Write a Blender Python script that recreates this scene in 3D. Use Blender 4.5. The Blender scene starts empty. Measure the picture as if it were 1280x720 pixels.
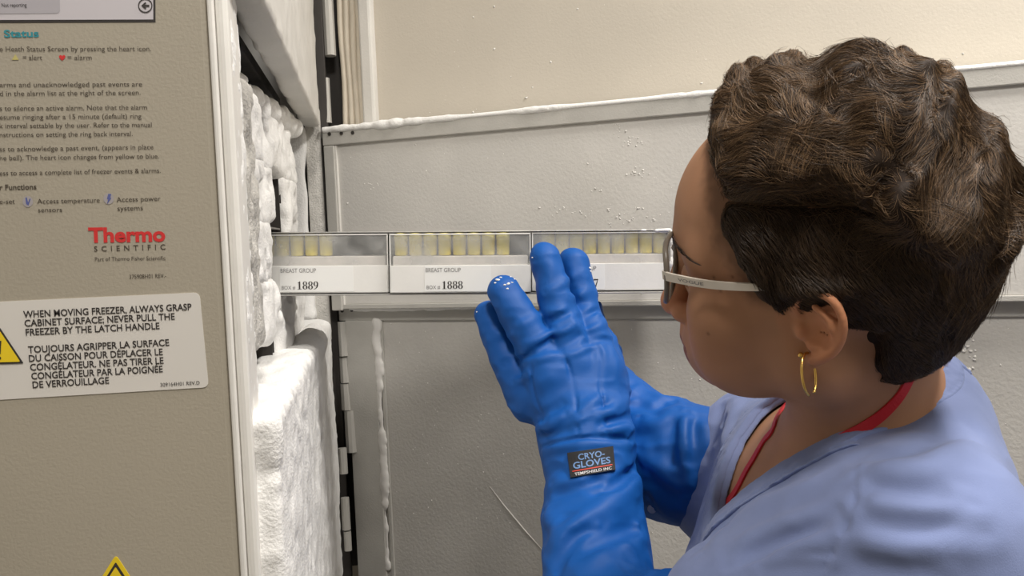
import bpy, bmesh, math, random
import numpy as np
from mathutils import Vector, Matrix
from mathutils.bvhtree import BVHTree

# ------------------------------------------------------------------ camera
SC = bpy.context.scene
COL = SC.collection
FPX = 1120.0                                    # focal length in pixels of the 1280 x 720 frame


def nrm(v):
    v = np.array(v, float)
    return v / np.linalg.norm(v)


# world axes (x out of the freezer front, y into depth, z up) seen in camera axes (right, down, forward)
WY = nrm([-175, -55, 1120])
WX = nrm([1, -.05, (175 - 55 * .05) / 1120])
WZ = np.cross(WX, WY)
RW = np.array([WX, WY, WZ])
CAM = np.array([0, 0, 1.5])
cam_data = bpy.data.cameras.new('camera')
cam = bpy.data.objects.new('camera', cam_data)
COL.objects.link(cam)
cam_data.sensor_width = 36
cam_data.lens = 36 * FPX / 1280
cam_data.clip_start = .02
_m = Matrix.Identity(4)
for i in range(3):
    _m[i][0], _m[i][1], _m[i][2], _m[i][3] = RW[i][0], -RW[i][1], -RW[i][2], CAM[i]
cam.matrix_world = _m
SC.camera = cam

# ------------------------------------------------------------------ light
SC.view_settings.view_transform = 'Standard'
SC.view_settings.look = 'None'
SC.view_settings.gamma = 1
SC.view_settings.exposure = 0.12
world = bpy.data.worlds.new('world')
SC.world = world
world.use_nodes = True
world.node_tree.nodes['Background'].inputs[0].default_value = (1, .98, .95, 1)
world.node_tree.nodes['Background'].inputs[1].default_value = .05
FIXTURES = [(.80, .48, 2.68, 20, .2, .4), (1.5, -1.3, 2.68, 15, .3, 1.2), (.10, -.22, 2.68, 17, .2, .4)]   # x, y, z, watts, size x, size y
for i, (x, y, z, w, sx, sy) in enumerate(FIXTURES):
    ld = bpy.data.lights.new('ceiling_lamp_light', 'AREA')
    ld.shape = 'RECTANGLE'
    ld.size, ld.size_y = sx, sy
    ld.energy = w
    ld.color = (1, .955, .895)
    lo = bpy.data.objects.new('ceiling_lamp_light', ld)
    lo.location = (x, y, z - .035)
    COL.objects.link(lo)

# ------------------------------------------------------------------ helpers
random.seed(7)
RNG = np.random.default_rng(5)


def cc(px, py, d):                               # pixel + depth -> camera space (right, down, forward)
    return np.array([(px - 640) / FPX * d, (py - 360) / FPX * d, d])


def to_world(p):                                 # (N,3) or (3,) camera space -> world
    return np.asarray(p) @ RW.T + CAM


def at(px, py, d):
    return to_world(cc(px, py, d))


def ray(px, py):
    return RW @ nrm([(px - 640) / FPX, (py - 360) / FPX, 1.0])


def on_plane(px, py, p0, n):
    r = ray(px, py)
    n = np.array(n, float)
    t = ((np.array(p0) - CAM) @ n) / (r @ n)
    return CAM + r * t


def sstep(a, b, x):
    t = np.clip((x - a) / (b - a), 0, 1)
    return t * t * (3 - 2 * t)


def _hash(ix, iy, iz):
    h = (ix.astype(np.int64) * 374761393 + iy.astype(np.int64) * 668265263 + iz.astype(np.int64) * 2147483647 + 1013) & 0xffffffff
    h = ((h ^ (h >> 13)) * 1274126177) & 0xffffffff
    h = h ^ (h >> 16)
    return (h & 0xffff) / 32768.0 - 1.0


def noise(p, s):                                 # value noise, p (3,N), s = cell size, about -1..1
    q = np.asarray(p) / s
    i = np.floor(q)
    f = q - i
    f = f * f * (3 - 2 * f)
    i = i.astype(np.int64)
    r = 0
    for dx in (0, 1):
        wx = f[0] if dx else 1 - f[0]
        for dy in (0, 1):
            wy = f[1] if dy else 1 - f[1]
            for dz in (0, 1):
                wz = f[2] if dz else 1 - f[2]
                r = r + wx * wy * wz * _hash(i[0] + dx, i[1] + dy, i[2] + dz)
    return r


def fbm(p, s, o=3):
    r, a = 0, 1.0
    for k in range(o):
        r = r + a * noise(np.asarray(p) + 17.3 * k, s / 2 ** k)
        a *= .5
    return r


# ---- signed distance pieces (p is (3,N))
def v3(a):
    return np.asarray(a, float).reshape(3, 1)


def sph(p, c, r):
    return np.sqrt(((p - v3(c)) ** 2).sum(0)) - r


def ell(p, c, r):
    q = p - v3(c)
    r = v3(r)
    k0 = np.sqrt(((q / r) ** 2).sum(0)) + 1e-9
    k1 = np.sqrt(((q / r ** 2) ** 2).sum(0)) + 1e-9
    return k0 * (k0 - 1) / k1


def seg(p, a, b, ra, rb=None):
    if rb is None:
        rb = ra
    a, b = v3(a), v3(b)
    ba = b - a
    t = np.clip(((p - a) * ba).sum(0) / max((ba * ba).sum(), 1e-12), 0, 1)
    q = p - a - ba * t
    return np.sqrt((q * q).sum(0)) - (ra + (rb - ra) * t)


def chain(p, pts, k=.0):
    d = None
    for (a, ra), (b, rb) in zip(pts[:-1], pts[1:]):
        s = seg(p, a, b, ra, rb)
        d = s if d is None else (np.minimum(d, s) if k == 0 else smin(d, s, k))
    return d


def smin(a, b, k):
    h = np.clip(.5 + .5 * (b - a) / k, 0, 1)
    return b + (a - b) * h - k * h * (1 - h)


def smax(a, b, k):
    return -smin(-a, -b, k)


def rbox(p, lo, hi, r):
    c, h = (np.array(lo) + np.array(hi)) / 2, (np.array(hi) - np.array(lo)) / 2 - r
    q = np.abs(p - v3(c)) - v3(h)
    return np.sqrt((np.maximum(q, 0) ** 2).sum(0)) + np.minimum(q.max(0), 0) - r


def crease(p, lines):                            # sum of soft ridges (amp>0) and grooves (amp<0) along 3D polylines
    s = np.zeros(p.shape[1])
    for pts, amp, w in lines:
        pts = np.asarray(pts)
        lo, hi = pts.min(0) - 3 * w, pts.max(0) + 3 * w
        m = ((p > v3(lo)) & (p < v3(hi))).all(0)
        if not m.any():
            continue
        q = p[:, m]
        d = None
        for a, b in zip(pts[:-1], pts[1:]):
            t = seg(q, a, b, 0.0)
            d = t if d is None else np.minimum(d, t)
        L = np.linalg.norm(pts[-1] - pts[0]) + 1e-6
        e0, e1 = np.sqrt(((q - v3(pts[0])) ** 2).sum(0)), np.sqrt(((q - v3(pts[-1])) ** 2).sum(0))
        fade = (sstep(-.2, 1, np.minimum(e0, e1) / (.28 * L)) if w > .0054 else np.clip(np.minimum(e0, e1) / (.25 * L) + .25, 0, 1)) if abs(amp) > .0012 else 1
        s[m] += amp * fade * np.exp(-(d / w) ** 2)
    return s


def sdf_mesh(f, lo, hi, h, pad=.012, B=8):
    """Surface nets over a narrow band; returns verts (N,3), quads (M,4)."""
    lo, hi = np.array(lo, float), np.array(hi, float)
    nb = np.ceil((hi - lo) / (h * B)).astype(int)
    n = nb * B
    ci = [lo[k] + (np.arange(nb[k]) + .5) * h * B for k in range(3)]
    cg = np.stack([g.ravel() for g in np.meshgrid(*ci, indexing='ij')])
    dc = f(cg)
    near = np.abs(dc) < h * B * .95 + pad
    F = np.repeat(np.repeat(np.repeat(dc.reshape(nb), B, 0), B, 1), B, 2).astype(np.float32)
    bi = np.stack(np.unravel_index(np.nonzero(near)[0], nb))
    off = np.stack([g.ravel() for g in np.meshgrid(*[np.arange(B)] * 3, indexing='ij')])
    for s in range(0, bi.shape[1], 1500):
        ii = (bi[:, s:s + 1500, None] * B + off[:, None, :]).reshape(3, -1)
        F[ii[0], ii[1], ii[2]] = f(lo.reshape(3, 1) + (ii + .5) * h)
    S = F < 0
    nx, ny, nz = F.shape
    cnt = np.zeros((nx - 1, ny - 1, nz - 1), np.int8)
    for a in (0, 1):
        for b in (0, 1):
            for c in (0, 1):
                cnt += S[a:nx - 1 + a, b:ny - 1 + b, c:nz - 1 + c]
    act = (cnt > 0) & (cnt < 8)
    ids = np.full(act.shape, -1, np.int64)
    I = np.stack(np.nonzero(act))
    N = I.shape[1]
    ids[I[0], I[1], I[2]] = np.arange(N)
    acc, num = np.zeros((3, N)), np.zeros(N)
    for ax in range(3):
        o1, o2 = [k for k in range(3) if k != ax]
        for a in (0, 1):
            for b in (0, 1):
                J = I.copy()
                J[o1] += a
                J[o2] += b
                K = J.copy()
                K[ax] += 1
                f0, f1 = F[J[0], J[1], J[2]], F[K[0], K[1], K[2]]
                m = (f0 < 0) != (f1 < 0)
                t = np.where(m, f0 / np.where(m, f0 - f1, 1), 0)
                P = J.astype(float)
                P[ax] += t
                acc += P * m
                num += m
    V = (acc / np.maximum(num, 1) + .5) * h + lo.reshape(3, 1)
    Q = []
    for ax in range(3):
        o1, o2 = (ax + 1) % 3, (ax + 2) % 3
        sl0 = [slice(1, -1)] * 3
        sl1 = [slice(1, -1)] * 3
        sl0[ax], sl1[ax] = slice(0, -1), slice(1, None)
        s0, s1 = S[tuple(sl0)], S[tuple(sl1)]
        E = np.stack(np.nonzero(s0 != s1))
        if E.shape[1] == 0:
            continue
        fl = s0[E[0], E[1], E[2]]
        J = E + 1
        J[ax] -= 1
        q = []
        for a, b in ((-1, -1), (0, -1), (0, 0), (-1, 0)):
            K = J.copy()
            K[o1] += a
            K[o2] += b
            q.append(ids[K[0], K[1], K[2]])
        q = np.stack(q, 1)
        q[~fl] = q[~fl][:, ::-1]
        Q.append(q)
    return V.T, np.concatenate(Q)


def march(f, px, py, d0=.3, d1=1.6, it=70):      # first hit of camera rays on a camera-space sdf
    px, py = np.atleast_1d(px).astype(float), np.atleast_1d(py).astype(float)
    r = np.stack([(px - 640) / FPX, (py - 360) / FPX, np.ones_like(px)])
    L = np.sqrt((r * r).sum(0))
    t = np.full(px.shape, d0)
    for _ in range(it):
        t = np.minimum(t + f(r * t) / L * .8, d1)
    return (r * t).T


# ---- objects
def linkmesh(name, verts, faces, material=None, parent=None, smooth=False, base=None):
    """verts in world space; the object's origin sits at base (or the parent's origin)."""
    me = bpy.data.meshes.new(name)
    o = bpy.data.objects.new(name, me)
    COL.objects.link(o)
    verts = np.asarray(verts, float)
    off = np.zeros(3)
    if parent is not None:
        o.parent = parent
        off = np.array(parent['_w'])
    if base is not None:
        o.location = np.array(base) - off
        off = np.array(base)
    me.from_pydata((verts - off).tolist() if len(verts) < 5000 else (verts - off), [], faces if not isinstance(faces, np.ndarray) else faces.tolist())
    me.update()
    o['_w'] = [float(x) for x in off]
    if material:
        for m in (material if isinstance(material, (list, tuple)) else [material]):
            me.materials.append(m)
    if smooth:
        me.polygons.foreach_set('use_smooth', [True] * len(me.polygons))
    return o


def tag(o, label=None, cat=None, group=None, kind=None):
    if label:
        o['label'] = label
    if cat:
        o['category'] = cat
    if group:
        o['group'] = group
    if kind:
        o['kind'] = kind
    return o


def empty(name, loc, label, cat, group=None):
    o = bpy.data.objects.new(name, None)
    COL.objects.link(o)
    o.location = loc
    o.empty_display_size = .05
    o['_w'] = [float(x) for x in loc]
    return tag(o, label, cat, group)


def bevel_box(lo, hi, r=.002, seg_=2):
    bm = bmesh.new()
    bmesh.ops.create_cube(bm, size=1)
    lo, hi = np.array(lo, float), np.array(hi, float)
    for v in bm.verts:
        for k in range(3):
            v.co[k] = (lo[k] + hi[k]) / 2 + v.co[k] * (hi[k] - lo[k])
    if r > 0:
        bmesh.ops.bevel(bm, geom=bm.edges[:], offset=r, segments=seg_, profile=.5, affect='EDGES')
    bm.verts.index_update()
    V = np.array([v.co[:] for v in bm.verts])
    Fc = [[v.index for v in f.verts] for f in bm.faces]
    bm.free()
    return V, Fc


def merge(*parts):
    V, Fc, n = [], [], 0
    for v, f in parts:
        V.append(np.asarray(v, float))
        Fc += [[i + n for i in q] for q in (f.tolist() if isinstance(f, np.ndarray) else f)]
        n += len(v)
    return np.concatenate(V), Fc


def tube(pts, r, n=8, closed=False, flat=None):
    """Tube along pts; r scalar or per point; flat=(axis vector, factor) squashes it."""
    P = [np.array(p, float) for p in pts]
    m = len(P)
    rr = [r] * m if np.isscalar(r) else list(r)
    V, Fc = [], []
    up = np.array([.123, .97, .21])
    for i in range(m):
        a, b = (P[(i - 1) % m], P[(i + 1) % m]) if closed else (P[max(i - 1, 0)], P[min(i + 1, m - 1)])
        t = nrm(b - a)
        s = nrm(np.cross(t, up))
        u = np.cross(s, t)
        up = u
        for k in range(n):
            w = 2 * math.pi * k / n
            V.append(P[i] + rr[i] * (math.cos(w) * s + math.sin(w) * u))
    for i in range(m if closed else m - 1):
        for k in range(n):
            a, b = i * n + k, i * n + (k + 1) % n
            c, d = ((i + 1) % m) * n + (k + 1) % n, ((i + 1) % m) * n + k
            Fc.append([a, b, c, d])
    if not closed:
        Fc.append(list(range(n))[::-1])
        Fc.append([(m - 1) * n + k for k in range(n)])
    return np.array(V), Fc


def catmull(pts, n=6):
    P = np.array(pts, float)
    P = np.vstack([2 * P[0] - P[1], P, 2 * P[-1] - P[-2]])
    out = []
    for i in range(1, len(P) - 2):
        for k in range(n):
            t = k / n
            out.append(.5 * (2 * P[i] + (P[i + 1] - P[i - 1]) * t + (2 * P[i - 1] - 5 * P[i] + 4 * P[i + 1] - P[i + 2]) * t * t
                             + (3 * P[i] - P[i - 1] - 3 * P[i + 1] + P[i + 2]) * t ** 3))
    out.append(P[-2])
    return np.array(out)


# ------------------------------------------------------------------ materials
def mat(name, col, rough=.5, metal=0.0, spec=.5, bump=0.0, bscale=200, var=0.0, vscale=20, sss=0.0, attr=None, sheen=0.0, detail=4, bdist=.001):
    m = bpy.data.materials.new(name)
    m.use_nodes = True
    nt = m.node_tree
    b = nt.nodes['Principled BSDF']
    b.inputs['Base Color'].default_value = (*col, 1)
    b.inputs['Roughness'].default_value = rough
    b.inputs['Metallic'].default_value = metal
    b.inputs['Specular IOR Level'].default_value = spec
    if sss:
        b.inputs['Subsurface Weight'].default_value = sss
        b.inputs['Subsurface Radius'].default_value = (.01, .004, .002)
        b.inputs['Subsurface Scale'].default_value = .5
    if sheen:
        b.inputs['Sheen Weight'].default_value = sheen
    tc = nt.nodes.new('ShaderNodeTexCoord')
    if var or attr:
        mix = nt.nodes.new('ShaderNodeMix')
        mix.data_type = 'RGBA'
        mix.blend_type = 'MULTIPLY'
        mix.inputs[0].default_value = 1
        mix.inputs[6].default_value = (*col, 1)
        if attr:
            at_ = nt.nodes.new('ShaderNodeAttribute')
            at_.attribute_name = attr
            nt.links.new(at_.outputs['Color'], mix.inputs[7])
            src = mix.outputs[2]
        if var:
            nz = nt.nodes.new('ShaderNodeTexNoise')
            nz.inputs['Scale'].default_value = vscale
            nz.inputs['Detail'].default_value = 5
            nt.links.new(tc.outputs['Object'], nz.inputs['Vector'])
            mr = nt.nodes.new('ShaderNodeMapRange')
            mr.inputs[1].default_value, mr.inputs[2].default_value = .3, .7
            mr.inputs[3].default_value, mr.inputs[4].default_value = 1 - var, 1 + var * .4
            nt.links.new(nz.outputs['Fac'], mr.inputs[0])
            m2 = nt.nodes.new('ShaderNodeMix')
            m2.data_type = 'RGBA'
            m2.blend_type = 'MULTIPLY'
            m2.inputs[0].default_value = 1
            m2.inputs[6].default_value = (*col, 1)
            if attr:
                nt.links.new(mix.outputs[2], m2.inputs[6])
            nt.links.new(mr.outputs[0], m2.inputs[7])
            src = m2.outputs[2]
        nt.links.new(src, b.inputs['Base Color'])
    if bump:
        n2 = nt.nodes.new('ShaderNodeTexNoise')
        n2.inputs['Scale'].default_value = bscale
        n2.inputs['Detail'].default_value = detail
        nt.links.new(tc.outputs['Object'], n2.inputs['Vector'])
        bp = nt.nodes.new('ShaderNodeBump')
        bp.inputs['Strength'].default_value = bump
        bp.inputs['Distance'].default_value = bdist
        nt.links.new(n2.outputs['Fac'], bp.inputs['Height'])
        nt.links.new(bp.outputs['Normal'], b.inputs['Normal'])
    return m


def clear_mat(name, col, amount, rough, patch=0.0):
    """Frosted clear plastic: part see-through, part pale plastic, frost patches by noise."""
    m = bpy.data.materials.new(name)
    m.use_nodes = True
    nt = m.node_tree
    b = nt.nodes['Principled BSDF']
    b.inputs['Base Color'].default_value = (*col, 1)
    b.inputs['Roughness'].default_value = rough
    tr = nt.nodes.new('ShaderNodeBsdfTransparent')
    mx = nt.nodes.new('ShaderNodeMixShader')
    out = nt.nodes['Material Output']
    nt.links.new(tr.outputs[0], mx.inputs[1])
    nt.links.new(b.outputs[0], mx.inputs[2])
    nt.links.new(mx.outputs[0], out.inputs['Surface'])
    mx.inputs[0].default_value = amount
    if patch:
        tc = nt.nodes.new('ShaderNodeTexCoord')
        nz = nt.nodes.new('ShaderNodeTexNoise')
        nz.inputs['Scale'].default_value = 28
        nz.inputs['Detail'].default_value = 6
        nt.links.new(tc.outputs['Object'], nz.inputs['Vector'])
        mr = nt.nodes.new('ShaderNodeMapRange')
        mr.inputs[1].default_value, mr.inputs[2].default_value = .4, .75
        mr.inputs[3].default_value, mr.inputs[4].default_value = amount, min(1, amount + patch)
        nt.links.new(nz.outputs['Fac'], mr.inputs[0])
        nt.links.new(mr.outputs[0], mx.inputs[0])
    return m


def emit_mat(name, col, s):
    m = bpy.data.materials.new(name)
    m.use_nodes = True
    b = m.node_tree.nodes['Principled BSDF']
    b.inputs['Base Color'].default_value = (.9, .9, .9, 1)
    b.inputs['Emission Color'].default_value = (*col, 1)
    b.inputs['Emission Strength'].default_value = s
    return m


M = dict(
    panel=mat('beige_powder_coat', (.40, .36, .288), .55, bump=.25, bscale=500, var=.05, vscale=6),
    trim=mat('white_breaker_strip', (.78, .76, .72), .5, bump=.15, bscale=120, var=.06, vscale=30),
    frost=mat('frost', (.88, .87, .85), .85, spec=.25, bump=.6, bscale=420, bdist=.0016, detail=6),
    bead=mat('frost_bead', (.72, .70, .67), .8, spec=.3),
    frost_grey=mat('frost_on_metal', (.62, .60, .56), .7, spec=.3, bump=.8, bscale=380, bdist=.002, detail=6, var=.25, vscale=60),
    liner=mat('white_liner', (.70, .68, .64), .6, bump=.35, bscale=300, var=.07, vscale=14, detail=6),
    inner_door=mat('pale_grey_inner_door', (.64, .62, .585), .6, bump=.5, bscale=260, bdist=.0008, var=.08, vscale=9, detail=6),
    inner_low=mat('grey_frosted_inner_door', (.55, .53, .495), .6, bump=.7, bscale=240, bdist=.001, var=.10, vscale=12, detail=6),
    strip=mat('grey_metal_strip', (.50, .485, .45), .55, bump=.3, bscale=400, var=.08, vscale=30),
    outer=mat('beige_outer_door_liner', (.60, .55, .47), .6, bump=.4, bscale=300, bdist=.0006, var=.05, vscale=7),
    gasket=mat('cream_rubber_gasket', (.70, .63, .52), .6, var=.10, vscale=30),
    dark=mat('rubber_and_gap_shade', (.035, .030, .026), .7, bump=.3, bscale=150),  # rubber on the feet, painted shade in the gaps and rack slots
    hinge=mat('grey_hinge_metal', (.48, .465, .43), .5, metal=.2, bump=.2, bscale=200),
    screw=mat('dark_screw_head', (.06, .055, .05), .5, metal=.5),
    steel=mat('frosted_steel', (.45, .44, .42), .45, metal=.55, bump=.4, bscale=300, var=.15, vscale=50),
    cavity=mat('shaded_frosted_liner', (.20, .19, .18), .8, bump=.6, bscale=200, bdist=.002, var=.3, vscale=30),  # coloured dark to hold the shade inside the compartment
    boxw=mat('white_card_box', (.80, .79, .76), .6, bump=.1, bscale=300, var=.05, vscale=30),
    boxtray=mat('pale_box_insert', (.74, .70, .66), .7),
    paper=mat('white_paper_label', (.84, .84, .82), .6),
    lid=clear_mat('frosted_clear_lid', (.72, .72, .70), .13, .25, .28),
    vial=mat('yellow_sample', (.88, .74, .12), .4, var=.18, vscale=120),
    vialcap=mat('pale_yellow_cap', (.88, .78, .26), .45),
    ink=mat('black_ink', (.035, .03, .028), .6),
    ink_soft=mat('brown_black_ink', (.07, .055, .04), .6),
    ink_grey=mat('grey_ink', (.22, .21, .21), .6),
    teal=mat('teal_ink', (.03, .25, .30), .6),
    red=mat('red_ink', (.62, .03, .03), .6),
    yellow=mat('yellow_ink', (.85, .62, .02), .5),
    sticker=mat('white_sticker', (.72, .69, .645), .5, var=.03, vscale=8),
    screen=mat('printed_screen_lilac', (.56, .53, .56), .5),
    screen_grey=mat('printed_screen_grey', (.42, .40, .43), .5),
    blueink=mat('blue_icon_ink', (.10, .12, .32), .6),
    glove=mat('blue_nylon', (.005, .090, .37), .55, spec=.3, bump=.25, bscale=900, bdist=.0004, var=.06, vscale=25),
    tag_black=mat('black_woven_label', (.012, .012, .014), .7, bump=.3, bscale=900),
    tag_blue=mat('blue_thread', (.14, .26, .50), .6),
    tag_white=mat('white_thread', (.62, .62, .64), .6),
    tag_red=mat('red_thread', (.60, .05, .03), .6),
    scrub=mat('periwinkle_scrub_cotton', (.20, .25, .45), .85, spec=.2, bump=.35, bscale=1100, bdist=.0004, var=.06, vscale=30, sheen=.15),
    trouser=mat('periwinkle_trouser_cotton', (.22, .27, .47), .85, spec=.2),
    shoe=mat('dark_shoe_leather', (.03, .03, .035), .5),
    lanyard=mat('red_ribbon', (.52, .012, .018), .6, bump=.3, bscale=700),
    skin=mat('brown_skin', (1, 1, 1), .6, spec=.2, sss=.12, attr='tint', bump=.12, bscale=700, bdist=.0005),
    hair=mat('dark_brown_hair_mass', (.022, .013, .008), .7, spec=.2, bump=.5, bscale=250),
    strand=mat('brown_hair_strand', (1, 1, 1), .42, spec=.35, attr='tint'),
    brow=mat('eyebrow_hair', (.045, .026, .018), .7),
    frame=mat('taupe_glasses_frame', (.16, .135, .11), .35),
    arm=mat('cream_glasses_arm', (.72, .66, .58), .35),
    lens=clear_mat('clear_lens', (.9, .9, .9), .07, .05),
    gold=mat('gold', (.85, .55, .16), .25, metal=1.0),
    eye=mat('eye_white', (.75, .72, .68), .2),
    iris=mat('brown_iris', (.04, .02, .01), .15),
    metalw=mat('silver_snap', (.6, .6, .6), .3, metal=.9),
    wall=mat('painted_wall', (.46, .43, .38), .7, bump=.1, bscale=200),
    floor=mat('vinyl_floor', (.24, .23, .21), .5, var=.1, vscale=3),
    ceil=mat('ceiling_tile', (.60, .59, .57), .9),
    lampbody=mat('white_lamp_housing', (.8, .8, .8), .5),
    lamp=emit_mat('lamp_diffuser', (1, .94, .84), 2.0),
)

# ------------------------------------------------------------------ room
RX0, RX1, RY0, RY1, RZ = -1.15, 2.4, -2.2, 2.05, 2.7


def struct(name, lo, hi, m):
    V, Fc = bevel_box(lo, hi, 0)
    o = linkmesh(name, V, Fc, m)
    o['kind'] = 'structure'
    return o


struct('floor', (RX0 - .1, RY0 - .1, -.1), (RX1 + .1, RY1 + .1, 0), M['floor'])
struct('ceiling', (RX0 - .1, RY0 - .1, RZ), (RX1 + .1, RY1 + .1, RZ + .1), M['ceil'])
struct('wall_left', (RX0 - .1, RY0, 0), (RX0, RY1, RZ), M['wall'])
struct('wall_right', (RX1, RY0, 0), (RX1 + .1, RY1, RZ), M['wall'])
struct('wall_back', (RX0 - .1, RY1, 0), (RX1 + .1, RY1 + .1, RZ), M['wall'])
struct('wall_front', (RX0 - .1, RY0 - .1, 0), (RX1 + .1, RY0, RZ), M['wall'])
for i, (x, y, z, w, sx, sy) in enumerate(FIXTURES):
    lab = ['small ceiling lamp panel above the open freezer', 'long ceiling lamp panel at the right behind the camera', 'small ceiling lamp panel straight above the camera'][i]
    e = empty('ceiling_lamp', (x, y, RZ), lab, 'lamp', 'ceiling lamp panels')
    V, Fc = bevel_box((x - sx / 2 - .03, y - sy / 2 - .03, RZ - .02), (x + sx / 2 + .03, y + sy / 2 + .03, RZ), .004)
    linkmesh('housing', V, Fc, M['lampbody'], e)
    V, Fc = bevel_box((x - sx / 2, y - sy / 2, RZ - .026), (x + sx / 2, y + sy / 2, RZ - .02), 0)
    linkmesh('diffuser', V, Fc, M['lamp'], e)

# ------------------------------------------------------------------ freezer
YN, YF = .59, 1.335          # near side panel face, far inner wall
XF = -.066                   # front faces of the closed inner doors
fz = empty('freezer', (-.5, 1.0, 0), 'beige upright laboratory freezer, frosted inside, with its doors open', 'freezer')


def fbox(name, lo, hi, m, r=.002, parent=None):
    V, Fc = bevel_box(lo, hi, r)
    return linkmesh(name, V, Fc, m, parent or fz)


side = fbox('side_panel', (-.98, YN, .10), (-.0945, YN + .055, 1.98), M['panel'], .004)
fbox('cabinet_top', (-.98, YN + .055, 1.94), (-.12, 1.42, 1.98), M['panel'])
fbox('cabinet_base', (-.98, YN + .055, .06), (-.12, 1.42, .16), M['panel'])
fbox('back_panel', (-.98, YN + .055, .16), (-.93, 1.42, 1.94), M['panel'])
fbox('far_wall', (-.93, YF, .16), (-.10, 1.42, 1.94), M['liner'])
fbox('foot', (-.9, .66, 0), (-.84, .72, .06), M['dark'])
fbox('foot', (-.22, .66, 0), (-.16, .72, .06), M['dark'])
fbox('foot', (-.9, 1.3, 0), (-.84, 1.36, .06), M['dark'])
fbox('foot', (-.22, 1.3, 0), (-.16, 1.36, .06), M['dark'])
# white breaker strip on the front edge, in two steps
bs = fbox('breaker_strip', (-.0945, YN - .001, .10), (-.0905, YN + .05, 1.98), M['trim'], .0012)
fbox('breaker_strip', (-.0905, YN + .002, .10), (-.0825, YN + .045, 1.98), M['trim'], .003)
# near inner wall and shelves of the compartment
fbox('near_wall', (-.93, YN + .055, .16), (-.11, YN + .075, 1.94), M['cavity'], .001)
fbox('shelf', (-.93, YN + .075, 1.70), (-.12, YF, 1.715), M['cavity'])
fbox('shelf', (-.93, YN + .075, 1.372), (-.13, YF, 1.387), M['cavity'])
fbox('far_jamb', (-.088, YF + .004, 1.36), (-.066, YF + .045, 1.70), M['frost_grey'], .002)
fbox('far_jamb', (-.10, YF + .02, .3), (-.055, YF + .06, 1.94), M['dark'], .002)  # dark jamb standing in for the shade of the door gap

# ---- frosted pieces grown as distance fields in world space
def frost_piece(name, f, lo, hi, h, m, parent, kind=None):
    V, Q = sdf_mesh(f, lo, hi, h, pad=.02)
    o = linkmesh(name, V, Q, m, parent, smooth=True)
    if kind:
        o['kind'] = kind
    return o


# upper closed inner door
def f_up(p):
    d = rbox(p, (-.092, .60, 1.672), (XF, YF - .002, 1.93), .004)
    return d - .0012 * fbm(p, .03, 3)


updoor = frost_piece('inner_door', f_up, (-.10, .585, 1.66), (-.055, 1.345, 1.94), .0035, M['liner'], fz)


# lower closed inner door, thick with frost on its top edge
def f_low(p):
    d = rbox(p, (-.120, .60, 1.02), (-.066, YF - .012, 1.392), .008)
    top = sstep(1.30, 1.40, p[2])
    d2 = d - .001 - (.004 + .002 * top) * (fbm(p, .05, 3) * .6 + .0) - .0014 * noise(p, .008)
    lump = seg(p, (-.075, 1.04, 1.388), (-.082, 1.20, 1.385), .016, .012) - .004 * fbm(p, .02, 2)
    notch = rbox(p, (-.13, 1.09, 1.372), (-.055, 1.165, 1.42), .006)
    d2 = smin(d2, lump, .012)
    return smax(d2, -notch - .002 * fbm(p, .015, 2), .008)


lowdoor = frost_piece('inner_door', f_low, (-.14, .58, 1.01), (-.04, 1.36, 1.43), .0035, M['frost'], fz)
tag(lowdoor, 'lower closed inner door buried in white frost')

# hinges between closed inner doors and cabinet (knuckles on the far side)
def knuckle(px, y0, y1, d, r, parent=fz, m=None):
    a, b = at(px, y0, d), at(px + (y1 - y0) * .055, y1, d)
    V, Fc = tube([a, b], r, 10)
    return linkmesh('hinge', V, Fc, m or M['hinge'], parent, smooth=False)


knuckle(407, -40, 70, 1.325, .0085)
knuckle(406, 98, 154, 1.325, .0068)
knuckle(428, 402, 445, 1.33, .0075)
knuckle(431, 446, 478, 1.335, .0085)
knuckle(433, 479, 512, 1.338, .0095)
knuckle(437, 513, 565, 1.335, .0085)
knuckle(428, 560, 592, 1.315, .0062)
knuckle(431, 622, 662, 1.315, .0062)
knuckle(434, 664, 688, 1.315, .0055)

# frost on the breaker strip's inner edge
def f_edge(p):
    d = rbox(p, (-.088, YN + .010, 1.1), (-.0830, YN + .05, 1.9), .002)
    return d - .0014 * fbm(p, .008, 3) - .0002


frost_piece('frost_edge', f_edge, (-.092, .575, 1.12), (-.06, .645, 1.86), .0026, M['frost'], fz)


# far wall frost
def f_far(p):
    d = rbox(p, (-.40, YF - .004, 1.395), (-.090, YF + .012, 1.675), .004)
    return d - .006 * (fbm(p, .05, 3) * .7 + .3)


frost_piece('frost_layer', f_far, (-.30, 1.30, 1.38), (-.05, 1.36, 1.69), .004, M['frost'], fz)

# ------------------------------------------------------------------ open doors (hinged on the far side, swung toward the camera)
HINGE = np.array([-.064, 1.335])
UD, ND = np.array([.8658, -.5004]), np.array([.5004, .8658])      # along the doors, behind the doors


def dw(V):                                       # door local (s, t, z) -> world
    V = np.asarray(V, float)
    xy = HINGE + V[:, :1] * UD + V[:, 1:2] * ND
    return np.column_stack([xy, V[:, 2]])


def dbox(name, lo, hi, m, parent, r=.0015):
    V, Fc = bevel_box(lo, hi, r)
    return linkmesh(name, dw(V), Fc, m, parent)


def door_st(px, py, t):
    p0 = np.array([*(HINGE + t * ND), 1.5])
    w = on_plane(px, py, p0, [*ND, 0])
    return (w[:2] - HINGE) @ UD, w[2]


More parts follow.
